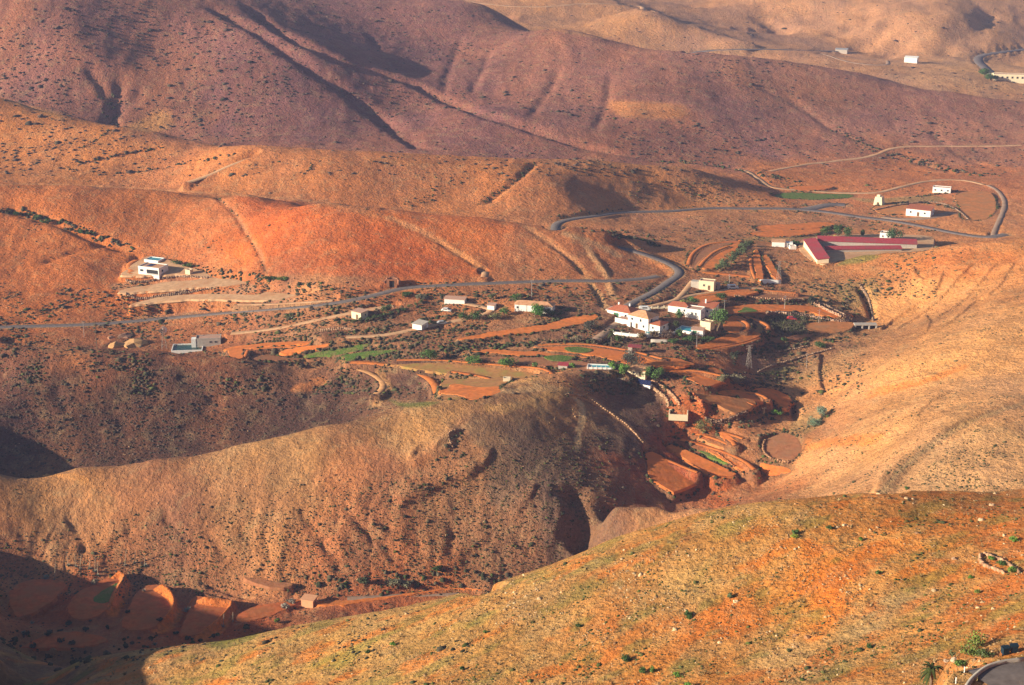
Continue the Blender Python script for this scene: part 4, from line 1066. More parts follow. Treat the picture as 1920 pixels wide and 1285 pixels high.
# ---- reservoir and block building, windmill, pole
p = empty('reservoir', at(352, 655), 6, 'open concrete water tank with white edge behind the left hill crest', 'reservoir')
W, D = 6.2, 4.5
MB().box(-W, W, -D, -D+.3, -1, 1.0).box(-W, W, D-.3, D, -1, 1.0).box(-W, -W+.3, -D+.3, D-.3, -1, 1.0).box(W-.3, W, -D+.3, D-.3, -1, 1.0).build('rim', 'white_wall', p)
part_box(p, 'water', 'darkwater', -W+.3, W-.3, -D+.3, D-.3, -.4, .55)
b = house('block_building', 391, 650, 10, 5, 3.2, 6, 'long grey block building with one white end beside the open water tank', 'building', 'grey_wall', ('flat', 'flat_roof'), wins=[('f', 1, 1.9, 1.0, .7), ('f', 3, 1.9, 1.0, .7)])
part_box(b, 'end_wall', 'white_wall', -6.8, -5.02, -2.6, .5, -1, 3.3)
r = lattice(308, 654, 7.6, 1.0, 'galvanised wind pump on a lattice tower beside the open water tank', 'wind pump', 'wind_pump', False)
rot = Vector((0, -.35, 8.1))
hub = MB().tube((0, -.5, 8.1), (0, .6, 8.1), .18, n=8).build('hub', 'metal', r)
for k in range(18):
    a = k * math.pi / 9; ca, sa = math.cos(a), math.sin(a); m = MB()
    m.add([(ca*.4, -.45, 8.1+sa*.4), (ca*1.6 - sa*.2, -.42, 8.1+sa*1.6+ca*.2), (ca*1.6 + sa*.2, -.58, 8.1+sa*1.6-ca*.2), (ca*.4, -.43, 8.1+sa*.4-.01)], [(0,1,2),(0,2,3)])
    m.build('blade', 'metal', r)
MB().box(.1, .14, .6, 2.4, 7.7, 8.6).build('tail_vane', 'metal', r)
pole(182, 655, 11.5, 'tall dark wooden pole rising behind the left hill crest', arm=True, r=.16)
# rocks and spoil heap
def boulder(u, v, r, label, seed, mat_='rock', tone=(1, 1, 1), flat=.7):
    g = np.random.default_rng(seed); import bmesh
    bm = bmesh.new(); bmesh.ops.create_icosphere(bm, subdivisions=2, radius=r)
    for q in bm.verts:
        n = q.co.normalized(); k = 1 + .35 * float(vnoise(np.array(n.x*1.7+seed), np.array(n.y*1.7+n.z*2.1))) + g.normal()*.03
        q.co *= k; q.co.z *= flat
    me = bpy.data.meshes.new('boulder'); bm.to_mesh(me); bm.free()
    set_tint(me, np.tile(np.array(tone), (len(me.vertices), 1)))
    o = link('boulder', me, mat_); o.location = at(u, v, r*.15); o.rotation_euler = (0, 0, g.uniform(0, 6))
    return tag(o, label, 'boulder')
boulder(252, 646, 5.2, 'wide buff spoil mound left of the wind pump', 3, 'rock', (.8, .62, .42), .5)
boulder(218, 648, 3.4, 'smaller buff spoil mound beside the tall wooden pole', 4, 'rock', (.8, .6, .4), .6)
boulder(235, 630, 3.6, 'dark grey heap of earth above the buff spoil mounds', 5, 'rock', (.4, .3, .3), .45)
boulder(208, 634, 1.6, 'pinkish stone pile between spoil mounds and the wooden pole', 6, 'rock', (.8, .6, .55), .8)
# ---- stone kiln by the road
k = empty('lime_kiln', at(735, 537), 0, 'round stone lime kiln with a black doorway above the main road', 'kiln')
m = MB(); n = 20
for i in range(n):
    a0 = math.pi * i / n - .15; a1 = a0 + math.pi / n * 1.02
    g = random.Random(i); h0 = 2.0 + 2.0 * math.sin(a0 + .1) ** 2 * .7 + g.uniform(-.25, .25)
    for (ra, rb) in ((3.0, 3.7),):
        m.add([(ra*math.cos(a0), ra*math.sin(a0), -.6), (rb*math.cos(a0), rb*math.sin(a0), -.6), (rb*math.cos(a1), rb*math.sin(a1), -.6), (ra*math.cos(a1), ra*math.sin(a1), -.6),
               (ra*math.cos(a0), ra*math.sin(a0), h0), (rb*math.cos(a0), rb*math.sin(a0), h0), (rb*math.cos(a1), rb*math.sin(a1), h0), (ra*math.cos(a1), ra*math.sin(a1), h0)],
              [(0,3,2,1),(4,5,6,7),(0,1,5,4),(1,2,6,5),(2,3,7,6),(3,0,4,7)])
me = bpy.data.meshes.new('ring_wall'); me.from_pydata(m.v, [], m.f); set_tint(me, np.tile((.75, .5, .42), (len(m.v), 1)) * (.7 + .6 * rng.random((len(m.v), 1)))); link('ring_wall', me, 'stone', k)
m = MB().box(-2.2, -1.05, -1.0, 0, -.6, 2.6).box(1.05, 2.2, -1.0, 0, -.6, 2.6).box(-2.2, 2.2, -1.0, 0, 2.603, 3.1)
me = bpy.data.meshes.new('front_wall'); me.from_pydata(m.v, [], m.f); set_tint(me, np.tile((.85, .55, .42), (len(m.v), 1))); link('front_wall', me, 'stone', k)
part_box(k, 'doorway', 'dark', -1.04, 1.04, -.6, -.1, -.6, 2.6)
# ---- village, left part
house('shed', 668, 599, 5.2, 4.2, 3.0, -38, 'cream square shed standing alone on the pale track above the green fields', 'shed', 'cream_wall', ('mono', 'flat_roof', .3), doors=[('f', .5, 1.1, 2.0, 'brownwood')], wins=[('r', .5, 1.8, .8, .7)])
house('long_shed', 852, 570, 8.5, 3.2, 1.9, -12, 'long low white shed close below the main road', 'shed', 'white_wall', ('mono', 'flat_roof', .35), doors=[('r', 0, 1.2, 1.6, 'metal')])
house('small_shed', 782, 619, 4.6, 4.2, 2.2, -35, 'small white shed with grey sloping roof beside the curved pale track', 'shed', 'white_wall', ('mono', 'grey_wall', .6), doors=[('r', 0, 2.2, 1.6, 'metal')])
house('farmhouse', 1000, 586, 15.5, 5, 3.0, -14, 'long white house with pale roof half hidden behind a round green tree', 'house', 'white_wall', ('hip', 'tile_pale', 1.1), wins=[('f', -6.5, 1.7, .9, .9), ('f', 6.3, 1.7, .9, .9), ('r', .6, 1.7, .9, .9)], doors=[('r', -1.2, 1, 2.0)])
house('outbuilding', 920, 582, 3.0, 2.5, 2.0, -20, 'tiny pale outbuilding beside the track junction left of the long white house', 'shed', 'white_wall', ('mono', 'flat_roof', .3))
# ---- village centre
h = house('red_roofed_house', 1160, 597, 11, 7.5, 2.9, -35, 'white single-storey house with a broad red tiled roof at the left end of the hamlet', 'house', 'white_wall', ('hip', 'tile_red', 1.7), wins=[('f', 3.2, 1.6, 1.0, .9), ('r', 1, 1.6, 1, .9)], doors=[('f', -1.2, 2.4, 2.0, 'wood'), ('r', -1.6, 1.1, 2.0, 'brownwood')])
part_box(h, 'chimney', 'white_wall', -3.4, -2.8, 1.2, 1.8, 3.0, 4.9); part_box(h, 'chimney', 'white_wall', 1.6, 2.1, 1.4, 1.9, 3.4, 5.1)
part_box(h, 'annex', 'white_wall', -7.2, -5.52, -2, 3.2, -1, 2.2)
h = house('two_storey_house', 1196, 617, 9.5, 7.5, 5.0, -38, 'largest white house, two storeys with a pale tiled roof, centre of the hamlet', 'house', 'white_wall', ('hip', 'tile_pale', 1.8),
      wins=[('f', -2.8, 3.7, .9, 1.0), ('f', 1.2, 3.7, .9, 1.1), ('r', -1.5, 3.8, 1.2, 1.2), ('r', 1.8, 1.5, .9, 1.0), ('f', 2.6, 1.5, .9, 1.0)], doors=[('f', -.6, 1.1, 2.1, 'brownwood')])
part_box(h, 'side_wing', 'white_wall', 4.78, 9.8, -3.2, 3.2, -1.5, 3.0); m = MB(); hip(m, 4.8, 9.8, -3.2, 3.2, 3.01, .9, .3, 2.2); m.build('wing_roof', 'tile_red', h)
part_box(h, 'window', 'dark', 6.2, 7.0, -3.27, -3.15, 1.2, 2.1); part_box(h, 'window', 'dark', 9.78, 9.86, -.6, .4, 1.2, 2.1)
part_box(h, 'terrace', 'flat_roof', -11.2, -4.78, -3.0, 1.5, -1.5, 2.0); part_box(h, 'terrace_parapet', 'white_wall', -11.3, -4.78, -3.25, -3.02, -1.5, 2.5); part_box(h, 'balcony', 'white_wall', -4.7, -3.2, -4.5, -3.77, -1.2, 2.3)
house('tiled_cottage', 1272, 589, 9, 6, 3.2, -25, 'white cottage with orange tiled roof between the two-storey house and the flat-roofed house', 'house', 'white_wall', ('hip', 'tile_red', 1.2), wins=[('f', 2.6, 1.8, 1.0, 1.0), ('r', 0, 1.8, 1.0, 1.0)], doors=[('f', .2, 1.2, 2.1, 'wood')])
house('flat_roofed_house', 1299, 597, 6.5, 5.5, 3.4, -25, 'white flat-roofed house with two small dark windows right of the tiled cottage', 'house', 'white_wall', ('flat', 'flat_roof'), wins=[('f', -.4, 2.0, .7, .9), ('f', 1.2, 2.0, .7, .9), ('r', 0, 2, .9, 1)])
h = house('end_house', 1322, 594, 7, 6, 3.8, -28, 'white house with a small orange tiled roof at the right end beside the tall tree', 'house', 'white_wall', ('mono', 'tile_red', 1.0), wins=[('f', .9, 2.4, .8, .9), ('r', 0, 2.2, 1.0, 1.0)], doors=[('f', -2, 1, 2.0, 'wood')])
part_box(h, 'chimney', 'white_wall', -1.6, -1.1, .6, 1.1, 4.0, 6.2)
house('cream_shed', 1322, 617, 4.6, 3.6, 2.6, -35, 'cream flat-topped shed below the hamlet beside the tall bushy tree', 'shed', 'cream_wall', ('flat', 'flat_roof'))
house('blue_shed', 1307, 628, 4.6, 3, 1.9, -20, 'low white and green garden shed right of the longer pool', 'shed', 'white_wall', ('mono', 'flat_roof', .3), doors=[('f', -1, 1.6, 1.5, 'wood')])
def pool(u, v, W, D, rz, label, mat_='water', h=.5):
    p = empty('swimming_pool', at(u, v), rz, label, 'pool')
    MB().box(-W, W, -D, -D+.3, -1, h).box(-W, W, D-.3, D, -1, h).box(-W, -W+.3, -D+.3, D-.3, -1, h).box(W-.3, W, -D+.3, D-.3, -1, h).build('rim', 'white_wall', p)
    part_box(p, 'water', mat_, -W+.3, W-.3, -D+.3, D-.3, -.6, h-.2)
pool(1222, 626, 2.6, 1.8, -10, 'small bright blue pool under the two-storey house')
pool(1287, 620, 3.4, 3.0, -30, 'larger pale blue pool among the garden trees right of the small one', 'water', .8)
plaster_wall([(1150,626),(1180,631),(1212,633),(1240,630),(1270,626)], 1.1, .35, 'long white plastered garden wall below the two-storey house', piers=3.2)
plaster_wall([(1198,580),(1225,579),(1255,579)], .9, .3, 'low cream wall with piers behind the hamlet', 'cream_wall', piers=2.6)
plaster_wall([(1220,642),(1256,642)], 1.2, .3, 'grey block wall below the garden trees', 'grey_wall', 'block_wall')
p = empty('field_shelter', at(1190, 660), -12, 'small field shelter with mauve sheet roof between hamlet and orange field', 'shelter')
MB().box(-2.6, 2.6, -1.8, 1.8, 2.3, 2.42).build('roof', 'pink_roof', p); part_box(p, 'wall', 'grey_wall', -2.4, -.8, -1.4, 1.4, -.5, 2.29)
for x, y in ((2.3, -1.5), (2.3, 1.5), (0, -1.5)): MB().tube((x, y, -.5), (x, y, 2.3), .08, n=5).build('post', 'brownwood', p)
# ---- farm on the nose of the middle hill
house('nose_farmhouse', 1193, 706, 7, 5, 2.4, -28, 'beige-roofed farmhouse tucked between trees on the nose of the middle hill', 'house', 'cream_wall', ('mono', 'tile_pale', .7), wins=[('f', -1, 1.4, .8, .7)], doors=[('f', 1.5, 1.0, 1.9, 'brownwood')])
p = empty('solar_array', at(1203, 722), -32, 'row of tilted dark blue solar panels on a white base below the beige farmhouse', 'solar panels')
part_box(p, 'base', 'white_wall', -3.6, 3.6, -.3, 1.6, -.8, .5)
for i in range(5):
    x = -3.4 + i * 1.38
    MB().add([(x, -.6, .55), (x+1.25, -.6, .55), (x+1.25, 1.3, 1.7), (x, 1.3, 1.7), (x, -.55, .45), (x+1.25, -.55, .45), (x+1.25, 1.35, 1.6), (x, 1.35, 1.6)],
             [(0,1,2,3),(7,6,5,4),(0,4,5,1),(1,5,6,2),(2,6,7,3),(3,7,4,0)]).build('panel', 'panel', p)
p = empty('roofless_ruin', at(1272, 780), -8, 'roofless square of stone walls on the slope below the beige farmhouse', 'ruin')
W, D = 3.4, 2.3
for b_ in ((-W, W, -D, -D+.4, -1, 1.3), (-W, W, D-.4, D, -1, 1.6), (-W, -W+.4, -D+.4, D-.4, -1, 1.5), (W-.4, W, -D+.4, D-.4, -1, 1.9)): part_box(p, 'wall', 'cream_wall', *b_)
stone_wall([(1215,722),(1235,738),(1248,748),(1254,764)], 1.3, .8, 'pale tumbled stone wall descending from the solar panels', 11, tone=(1.5, 1.4, 1.2))
stone_wall([(1222,716),(1244,728),(1262,744),(1275,760)], 1.1, .7, 'outer pale stone wall curving down beside the red terraces', 12, tone=(1.4, 1.2, 1.0))
p = empty('water_tank', at(1128, 690), -6, 'long white-fenced basin left of the farm trees', 'basin')
W, D = 5.2, 2.0
MB().box(-W, W, -D, -D+.25, -1, .8).box(-W, W, D-.25, D, -1, .8).box(-W, -W+.25, -D+.25, D-.25, -1, .8).box(W-.25, W, -D+.25, D-.25, -1, .8).build('rim', 'white_wall', p)
part_box(p, 'water', 'water', -W+.25, W-.25, -D+.25, D-.25, -.6, .4)
for i in range(7): MB().tube((-W + i*1.7, -D-.2, -.3), (-W + i*1.7, -D-.2, 1.5), .06, n=5).build('fence_post', 'white_wall', p)
house('hen_house', 1055, 692, 3.4, 2.2, 1.3, -15, 'tiny shed with a rusty pink roof left of the white-fenced basin', 'shed', 'grey_wall', ('mono', 'pink_roof', .4))
house('pump_house', 950, 716, 2.6, 1.8, 1.0, -5, 'tiny flat pump house at the tip of the stubble field', 'shed', 'cream_wall', ('flat', 'grey_wall'))
# ---- north-east buildings
h = house('cream_house', 1324, 544, 6.5, 4, 3.6, -20, 'cream house with a grey annex beside the dirt road above the hamlet', 'house', 'cream_wall', ('flat', 'flat_roof'), wins=[('f', -1, 2, .8, .9)], doors=[('f', 1.2, 1, 2.0, 'brownwood')])
part_box(h, 'annex', 'grey_wall', -7.0, -3.27, -1, 2, -1, 3.0)
house('grey_shed', 1341, 542, 3, 2.6, 1.9, -20, 'little grey shed with dark door right of the cream house', 'shed', 'grey_wall', ('mono', 'flat_roof', .3), doors=[('f', 0, 1.1, 1.5, 'dark')])
plaster_wall([(1425,528),(1440,528),(1464,532)], 1.3, .5, 'short white wall closing the foot of the two narrow terraces', 'white_wall')
h = house('long_white_house', 1459, 463, 6, 4, 2.3, -10, 'long white building with a blue-shaded end beyond the hedge of the curved field', 'building', 'white_wall', ('mono', 'tile_pale', .4))
part_box(h, 'annex', 'white_wall', 3.03, 6.8, -1.4, 1.8, -1, 1.9); part_box(h, 'door', 'glass', 4.4, 5.2, -1.46, -1.38, 0, 1.6)
house('low_white_shed', 1487, 468, 3, 2.4, 1.4, 5, 'small low white shed touching the stony bank left of the pink roof', 'shed', 'white_wall', ('flat', 'flat_roof'))
house('white_cube_house', 1660, 452, 5.6, 4.6, 3.5, -22, 'white cubic house standing beyond the long pink roof beside a domed tree', 'house', 'white_wall', ('flat', 'flat_roof'), wins=[('f', -1.3, 2.2, .8, .9), ('f', 1.2, 2.2, .8, .9), ('r', .5, 2.2, .8, .9)])
def wing(root, name, p0, p1, wd, h0, h1, off, side_wall=True):
    """roof slab from p0 to p1 (world), sloping from h0 (left edge) to h1 (right edge)"""
    d = (p1 - p0); d.z = 0; L = d.length; d.normalize(); n = Vector((-d.y, d.x, 0))
    o = root.location
    def P(s, t, z): q = p0 + d * s + n * t; return (q.x - o.x, q.y - o.y, off + z)
    a = [P(0,-wd/2,h1), P(L,-wd/2,h1), P(L,wd/2,h0), P(0,wd/2,h0)]
    b = [(x, y, z - .2) for x, y, z in a]
    MB().add(a + b, [(0,1,2,3),(7,6,5,4),(0,4,5,1),(1,5,6,2),(2,6,7,3),(3,7,4,0)]).build('roof', 'pink_roof', root)
    k = wd / 2 - .4
    a = [P(.3,-k,h1-.35), P(L-.3,-k,h1-.35), P(L-.3,k,h0-.35), P(.3,k,h0-.35)]; b = [(x, y, off - 2.2) for x, y, z in a]
    MB().add(a + b, [(0,1,2,3),(7,6,5,4),(0,4,5,1),(1,5,6,2),(2,6,7,3),(3,7,4,0)]).build('wall', 'cream_wall' if side_wall else 'grey_wall', root)
pA, pB, pC = at(1518, 464), at(1543, 494), at(1722, 467)
zb_ = max(pA.z, pB.z, pC.z); root = empty('livestock_barns', Vector((pA.x, pA.y, zb_)), 0, 'angular farm building with long magenta sheet roofs on the hill shoulder', 'barn')
wing(root, 'wing', pA + Vector((0, 2, 0)), pB, 6.0, 2.6, 1.9, 0)
wing(root, 'wing', pA + Vector((4, 3, 0)), pC + Vector((0, 3, 0)), 5.2, 2.7, 1.5, 0, False)
wing(root, 'wing', at(1546, 473), at(1690, 470), 3.4, 1.5, .7, 0, False)
# ---- tower mill, mill house and neighbours
r = empty('tower_mill', at(1648, 384), -30, 'squat tapering white stone mill tower on the threshing ground', 'mill tower')
part_box(r, 'tower', 'cream_wall', -2.6, 2.6, -2.6, 2.6, -1, 4.6, .75); part_box(r, 'cap', 'cream_wall', -1.2, .4, -.6, .8, 4.603, 5.6); part_box(r, 'door', 'brownwood', -.5, .5, -2.62, -2.3, 0, 1.8)
h = house('mill_house', 1721, 406, 13, 8, 3.6, -28, 'long white house with pinkish roof on a grey yard right of the mill tower', 'house', 'white_wall', ('mono', 'tile_red', .7), wins=[('f', -4, 2, 1, 1), ('f', 3.5, 2, 1, 1), ('r', 1.5, 2, 1, 1)], doors=[('f', 0, 1.3, 2.2, 'brownwood')])
part_box(h, 'annex', 'grey_wall', -6.2, -2, 4.03, 7.5, -1, 3.2)
house('terrace_house', 1765, 362, 10, 4.5, 2.8, -20, 'long low white house alone on the orange ground beyond the mill', 'house', 'white_wall', ('flat', 'flat_roof'), wins=[('f', -3.5, 1.5, 1, .9), ('f', 0, 1.5, 1, .9), ('f', 3.5, 1.5, 1, .9)])
house('far_blue_shed', 1577, 100, 11, 5, 3.2, -20, 'distant shed with bluish roof beside the far road', 'shed', 'grey_wall', ('mono', 'metal', .8))
house('far_white_barn', 1707, 118, 11, 6, 4.2, -25, 'distant long white barn at the foot of the pale hills', 'barn', 'white_wall', ('mono', 'white_wall', .8))
house('far_cream_row', 1893, 153, 26, 8, 5.5, -10, 'long cream building with a row of dark windows at the far right edge', 'building', 'cream_wall', ('flat', 'flat_roof'), wins=[('f', -10 + 4 * i, 3.2, 1.6, 1.6, 'dark') for i in range(6)])
house('far_cream_house', 1870, 148, 9, 6, 4, -10, 'smaller cream house left of the long cream building by the far bend', 'house', 'cream_wall', ('flat', 'flat_roof'), wins=[('f', -2, 2.2, 1.4, 1.4, 'dark'), ('f', 2, 2.2, 1.4, 1.4, 'dark')])
# ---- orange hut in the gully
house('orange_hut', 576, 1140, 3.9, 3.0, 2.5, -18, 'small orange plastered hut at the end of the red terraces', 'hut', 'orange_wall', ('mono', 'orange_wall', .3), doors=[('r', 0, .9, 1.8, 'brownwood')])
# ---- pylons and poles
lattice(1460, 530, 9.5, .9, 'lattice pylon beside the two narrow orange terraces')
lattice(1404, 690, 9.0, .9, 'lattice pylon in front of the oval orange field')
for (u_, v_, h_, lab, mt_) in ((1358, 588, 6, 'thin pale pole at the left end of the long orange field', 'metal'), (1471, 580, 6, 'thin pole in the middle of the long orange field', 'metal'), (1337, 628, 6, 'short pole beside the tall bushy tree', 'bark'),
    (1306, 655, 6.5, 'pole at the left tip of the oval orange field', 'metal'), (973, 588, 7, 'pole left of the long white house', 'bark'), (997, 560, 8, 'thin pole behind the long white house', 'metal'),
    (1098, 586, 6, 'pole left of the red-roofed house', 'bark'), (1244, 578, 6, 'pole rising behind the cream pier wall', 'bark'), (158, 632, 7, 'slim pole left of the tall wooden pole', 'metal'), (1512, 690, 6, 'thin pole on the brown ground right of the pylon', 'metal'), (1367, 540, 6, 'thin pole beside the orange earth track', 'metal'), (1535, 606, 6, 'thin pole above the sharp-ended ochre field', 'metal'), (1432, 788, 5, 'leaning pole at the tip of the big ochre terrace', 'bark')):
    pole(u_, v_, h_, lab, mt_, r=.09)
# ---- vehicles
car(829, 608, 12, 'car_grey', 'grey car parked beside the curved pale track')
car(837, 584, -15, 'car_white', 'white car parked left of the long low shed')
car(1374, 542, 5, 'car_white', 'white van parked on the dirt beside the orange earth track', True)
car(1484, 600, -8, 'car_red', 'dark red car by the stone wall of the reed plot')
car(1210, 583, 0, 'car_white', 'white van behind the two-storey house near the pier wall', True)
# ---- walls across the valley floor
SW = stone_wall
SW([(1526,571),(1550,583),(1575,594),(1598,602)], 1.2, .8, 'straight pale stone channel wall running down to the culvert', 21, tone=(1.6, 1.5, 1.4))
SW([(1532,566),(1560,580),(1590,596),(1606,604)], 1.0, .7, 'second straight stone wall above the pale channel wall', 22)
SW([(1436,590),(1456,587),(1480,590),(1510,593),(1545,600),(1580,604),(1604,602)], 1.0, .8, 'long grey stone wall between the two long fields', 23, tone=(1.2, 1.2, 1.25))
SW([(1376,556),(1410,559),(1450,562),(1510,563)], .8, .6, 'low pale wall above the hedge north of the long orange field', 24, tone=(1.5, 1.3, 1.1))
SW([(600,622),(625,619),(650,618),(668,622)], 1.0, .7, 'pale stone wall at the head of the green field', 25, tone=(1.3, 1.2, 1.1))
SW([(1612,535),(1628,560),(1634,585),(1637,602)], 1.0, .8, 'stone lining of the steep gully on the right slope', 26)
SW([(1060,740),(1100,746),(1140,772),(1175,797),(1207,832)], .6, .6, 'thin pale stone line crossing the dark nose of the hill', 27, tone=(1.3, 1.2, 1.0))
SW([(1400,778),(1380,787),(1350,796),(1322,790)], 1.8, .9, 'stone retaining wall under the big ochre terrace', 28, tone=(.8, .75, .75))
SW([(1434,826),(1431,845),(1448,862),(1480,868)], .8, .7, 'curved stone rim of the round brown basin', 29, tone=(1.1, .9, .7))
SW([(1297,743),(1312,755),(1320,770),(1323,782)], 1.6, .8, 'curved red earth and stone wall inside the terraces', 30, tone=(1.5, .7, .4))
SW([(1345,850),(1372,872),(1395,890)], .6, .6, 'low broken wall edging the lowest green strip', 31, tone=(1.3, .8, .5))
SW([(870,806),(842,812),(850,842)], .5, .6, 'broken stone edge on the wrinkled middle hill', 32, tone=(1, .9, .8))
SW([(1560,655),(1500,672),(1440,690),(1420,700)], .7, .6, 'grey stone line at the foot of the right slope', 33)
SW([(1515,650),(1490,655),(1455,660)], .6, .6, 'short grey stone line beside the dry channel', 34)
SW([(1640,395),(1690,385),(1750,380),(1790,392),(1815,412)], .8, .6, 'curved boundary wall with bushes right of the mill', 35)
SW([(255,562),(300,558),(360,548),(398,541)], .8, .6, 'second rough stone edge below the villa step', 36)
# culvert at the end of the channel
r = empty('culvert', at(1622, 617), 0, 'dark concrete culvert with openings at the end of the channel walls', 'culvert')
part_box(r, 'deck', 'grey_wall', -4.6, 4.6, -1.5, 1.5, 1.9, 2.3)
for x in (-4.3, -1.4, 1.4, 4.3): part_box(r, 'pier', 'grey_wall', x-.25, x+.25, -1.4, 1.4, -1, 1.898)
part_box(r, 'opening', 'dark', -4.04, 4.04, .4, .7, -1, 1.89)
# ---- stone ring in the foreground
SW([(1912,1075),(1893,1060),(1868,1048),(1846,1040),(1838,1048),(1848,1062),(1870,1070),(1884,1077)], .55, .55, 'low ring of pale stones round green bushes on the shaded hillside', 41, step=.6, tone=(1.5, 1.3, 1.1))
# ---- road furniture, bottom right
def bin_(u, v, rz, label):
    r = empty('wheeled_bin', at(u, v), rz, label, 'bin', 'bins at the road bend')
    MB().add([(-.38,-.36,.15),(.38,-.36,.15),(.38,.36,.15),(-.38,.36,.15),(-.46,-.44,1.1),(.46,-.44,1.1),(.46,.44,1.1),(-.46,.44,1.1)], [(0,3,2,1),(4,5,6,7),(0,1,5,4),(1,2,6,5),(2,3,7,6),(3,0,4,7)]).build('body', 'bin', r)
    l = MB(); n = 6
    for i in range(n): 
        a0 = math.pi*i/n; a1 = math.pi*(i+1)/n
        l.add([(-.5, -.47*math.cos(a0), 1.103+.2*math.sin(a0)), (.5, -.47*math.cos(a0), 1.103+.2*math.sin(a0)), (.5, -.47*math.cos(a1), 1.103+.2*math.sin(a1)), (-.5, -.47*math.cos(a1), 1.103+.2*math.sin(a1))], [(0,1,2,3)])
    l.build('lid', 'bin', r)
    for x in (-.45, .45): MB().tube((x, -.35, .1), (x, -.2, .1), .1, n=8).build('wheel', 'rubber', r)
bin_(1884, 1228, 10, 'dark blue wheeled bin nearest the bushes at the road bend'); bin_(1900, 1224, 4, 'dark blue wheeled bin further right at the road bend')
for i, (u_, v_) in enumerate(((1842, 1234), (1808, 1262), (1792, 1282))):
    r = empty('marker_post', at(u_, v_), 0, ('pale road marker post nearest the bins', 'middle pale road marker post on the outer bend', 'lowest pale road marker post on the outer bend')[i], 'post', 'marker posts on the bend')
    MB().tube((0, 0, -.3), (0, 0, .9), .07, n=6).build('post', 'white_wall', r); MB().tube((0, 0, .9), (0, 0, 1.0), .075, n=6).build('cap', 'dark', r)
plaster_wall([(1806,1300),(1822,1277),(1846,1257),(1876,1246),(1925,1240)], .55, .4, 'low concrete kerb wall round the outside of the road bend', 'grey_wall', 'kerb_wall')
palm(1744, 1292, 3.2, 2.0, 'small palm with upright fronds at the lower frame edge', 5, (.07, .095, .025), 26)
# ---- palms in the valley
palm(1522, 571, 3.0, 2.6, 'dark round palm at the head of the channel walls', 6, (.045, .06, .04), 40)
palm(1378, 673, 2.2, 2.6, 'low spreading palm near the lower pylon', 7, (.055, .075, .04), 36)
palm(1146, 648, 5.0, 2.0, 'tall slim palm left of the white garden wall', 8)
palm(1252, 616, 2.2, 2.0, 'yellowish garden palm right of the small blue pool', 9, (.16, .15, .03))
palm(1268, 617, 2.4, 1.8, 'green garden palm beside the yellowish one', 10, (.08, .11, .03))
palm(1248, 733, 1.8, 1.6, 'low palm beside the pale tumbled stone wall', 12, (.06, .08, .03))
# ---- trees
DG, MG, BG, OG, GG = (.035, .07, .022), (.055, .105, .03), (.085, .17, .03), (.09, .10, .045), (.10, .105, .07)
T_ = tree
T_(1003, 595, 8.5, 5.2, (.04, .13, .02), 'dense bright green round tree in front of the long white house', 21, .12, 1500, .24)
T_(1345, 622, 9.5, 9.0, MG, 'tall bushy tree at the right end of the hamlet', 22, .12, 1600, .3)
T_(1186, 692, 8.5, 7.0, (.05, .055, .045), 'largest tree, dark grey-green, behind the beige farmhouse', 23, .15, 1500, .26)
T_(1168, 703, 5.5, 4.0, BG, 'bright green round tree left of the beige farmhouse', 24, .1, 800, .24)
T_(1152, 694, 4.5, 3.2, BG, 'smaller bright green bush-like tree at the far left of the farm', 25, .1, 600, .24)
T_(1213, 710, 5.5, 4.6, MG, 'green tree directly right of the beige farmhouse', 26, .1, 900, .24)
T_(1232, 713, 6.0, 4.8, MG, 'green tree at the right end of the farm grove', 27, .1, 900, .24)
T_(807, 676, 7.8, 5.0, MG, 'rounded green tree at the left end of the stubble field', 28, .06, 1100, .26)
T_(957, 688, 9.0, 3.6, (.06, .12, .03), 'broad low green tree along the orange field edge', 29, .05, 1000, .26)
T_(886, 682, 7.5, 2.6, (.06, .12, .03), 'low spreading green bush left of the broad tree', 30, .05, 800, .24)
T_(1003, 689, 3.2, 1.6, MG, 'small green bush right of the broad low tree', 31, .05, 300, .22)
T_(1072, 690, 3.2, 1.8, BG, 'small bright bush right of the tiny pink-roofed shed', 32, .05, 300, .22)
T_(1690, 462, 9.0, 6.4, (.03, .065, .028), 'dome-shaped dark tree beyond the pink roof', 33, .05, 1300, .28, off=(0, 13))
for i, (u_, v_, w_, h_, lab) in enumerate(((1558, 457, 6, 4, 'dark tree at the left of the row behind the pink roof'), (1580, 457, 7, 4.6, 'second dark tree of the row behind the pink roof'), (1600, 458, 6, 4, 'right-hand dark tree of the row behind the pink roof'),
                                        (1492, 462, 5, 3, 'grey-green tree between long white building and pink roof'), (1617, 444, 2, 4, 'thin dark cypress left of the white cube house'))):
    T_(u_, v_, w_, h_ + (2.2 if v_ > 450 and u_ > 1500 else 0), DG, lab, 40 + i, .08, 700, .28, off=(0, 13 if v_ > 450 and u_ > 1500 else 0))
T_(1572, 458, 2.2, 2.6, (.25, .24, .03), 'small yellow-green bush in the row behind the pink roof', 47, .05, 200, .2, off=(0, 9))
hl = [(1350,506),(1361,500),(1370,492),(1380,485),(1390,478),(1395,469),(1403,462)]
names_ = ['lowest', 'second', 'third', 'fourth', 'fifth', 'sixth', 'topmost']
for i, (u_, v_) in enumerate(hl): T_(u_, v_, 6.2, 3.6, (.06, .085, .04), names_[i] + ' tree up the hedge beside the curved orange field', 50 + i, .05, 500, .26, group='hedge trees beside the curved field')
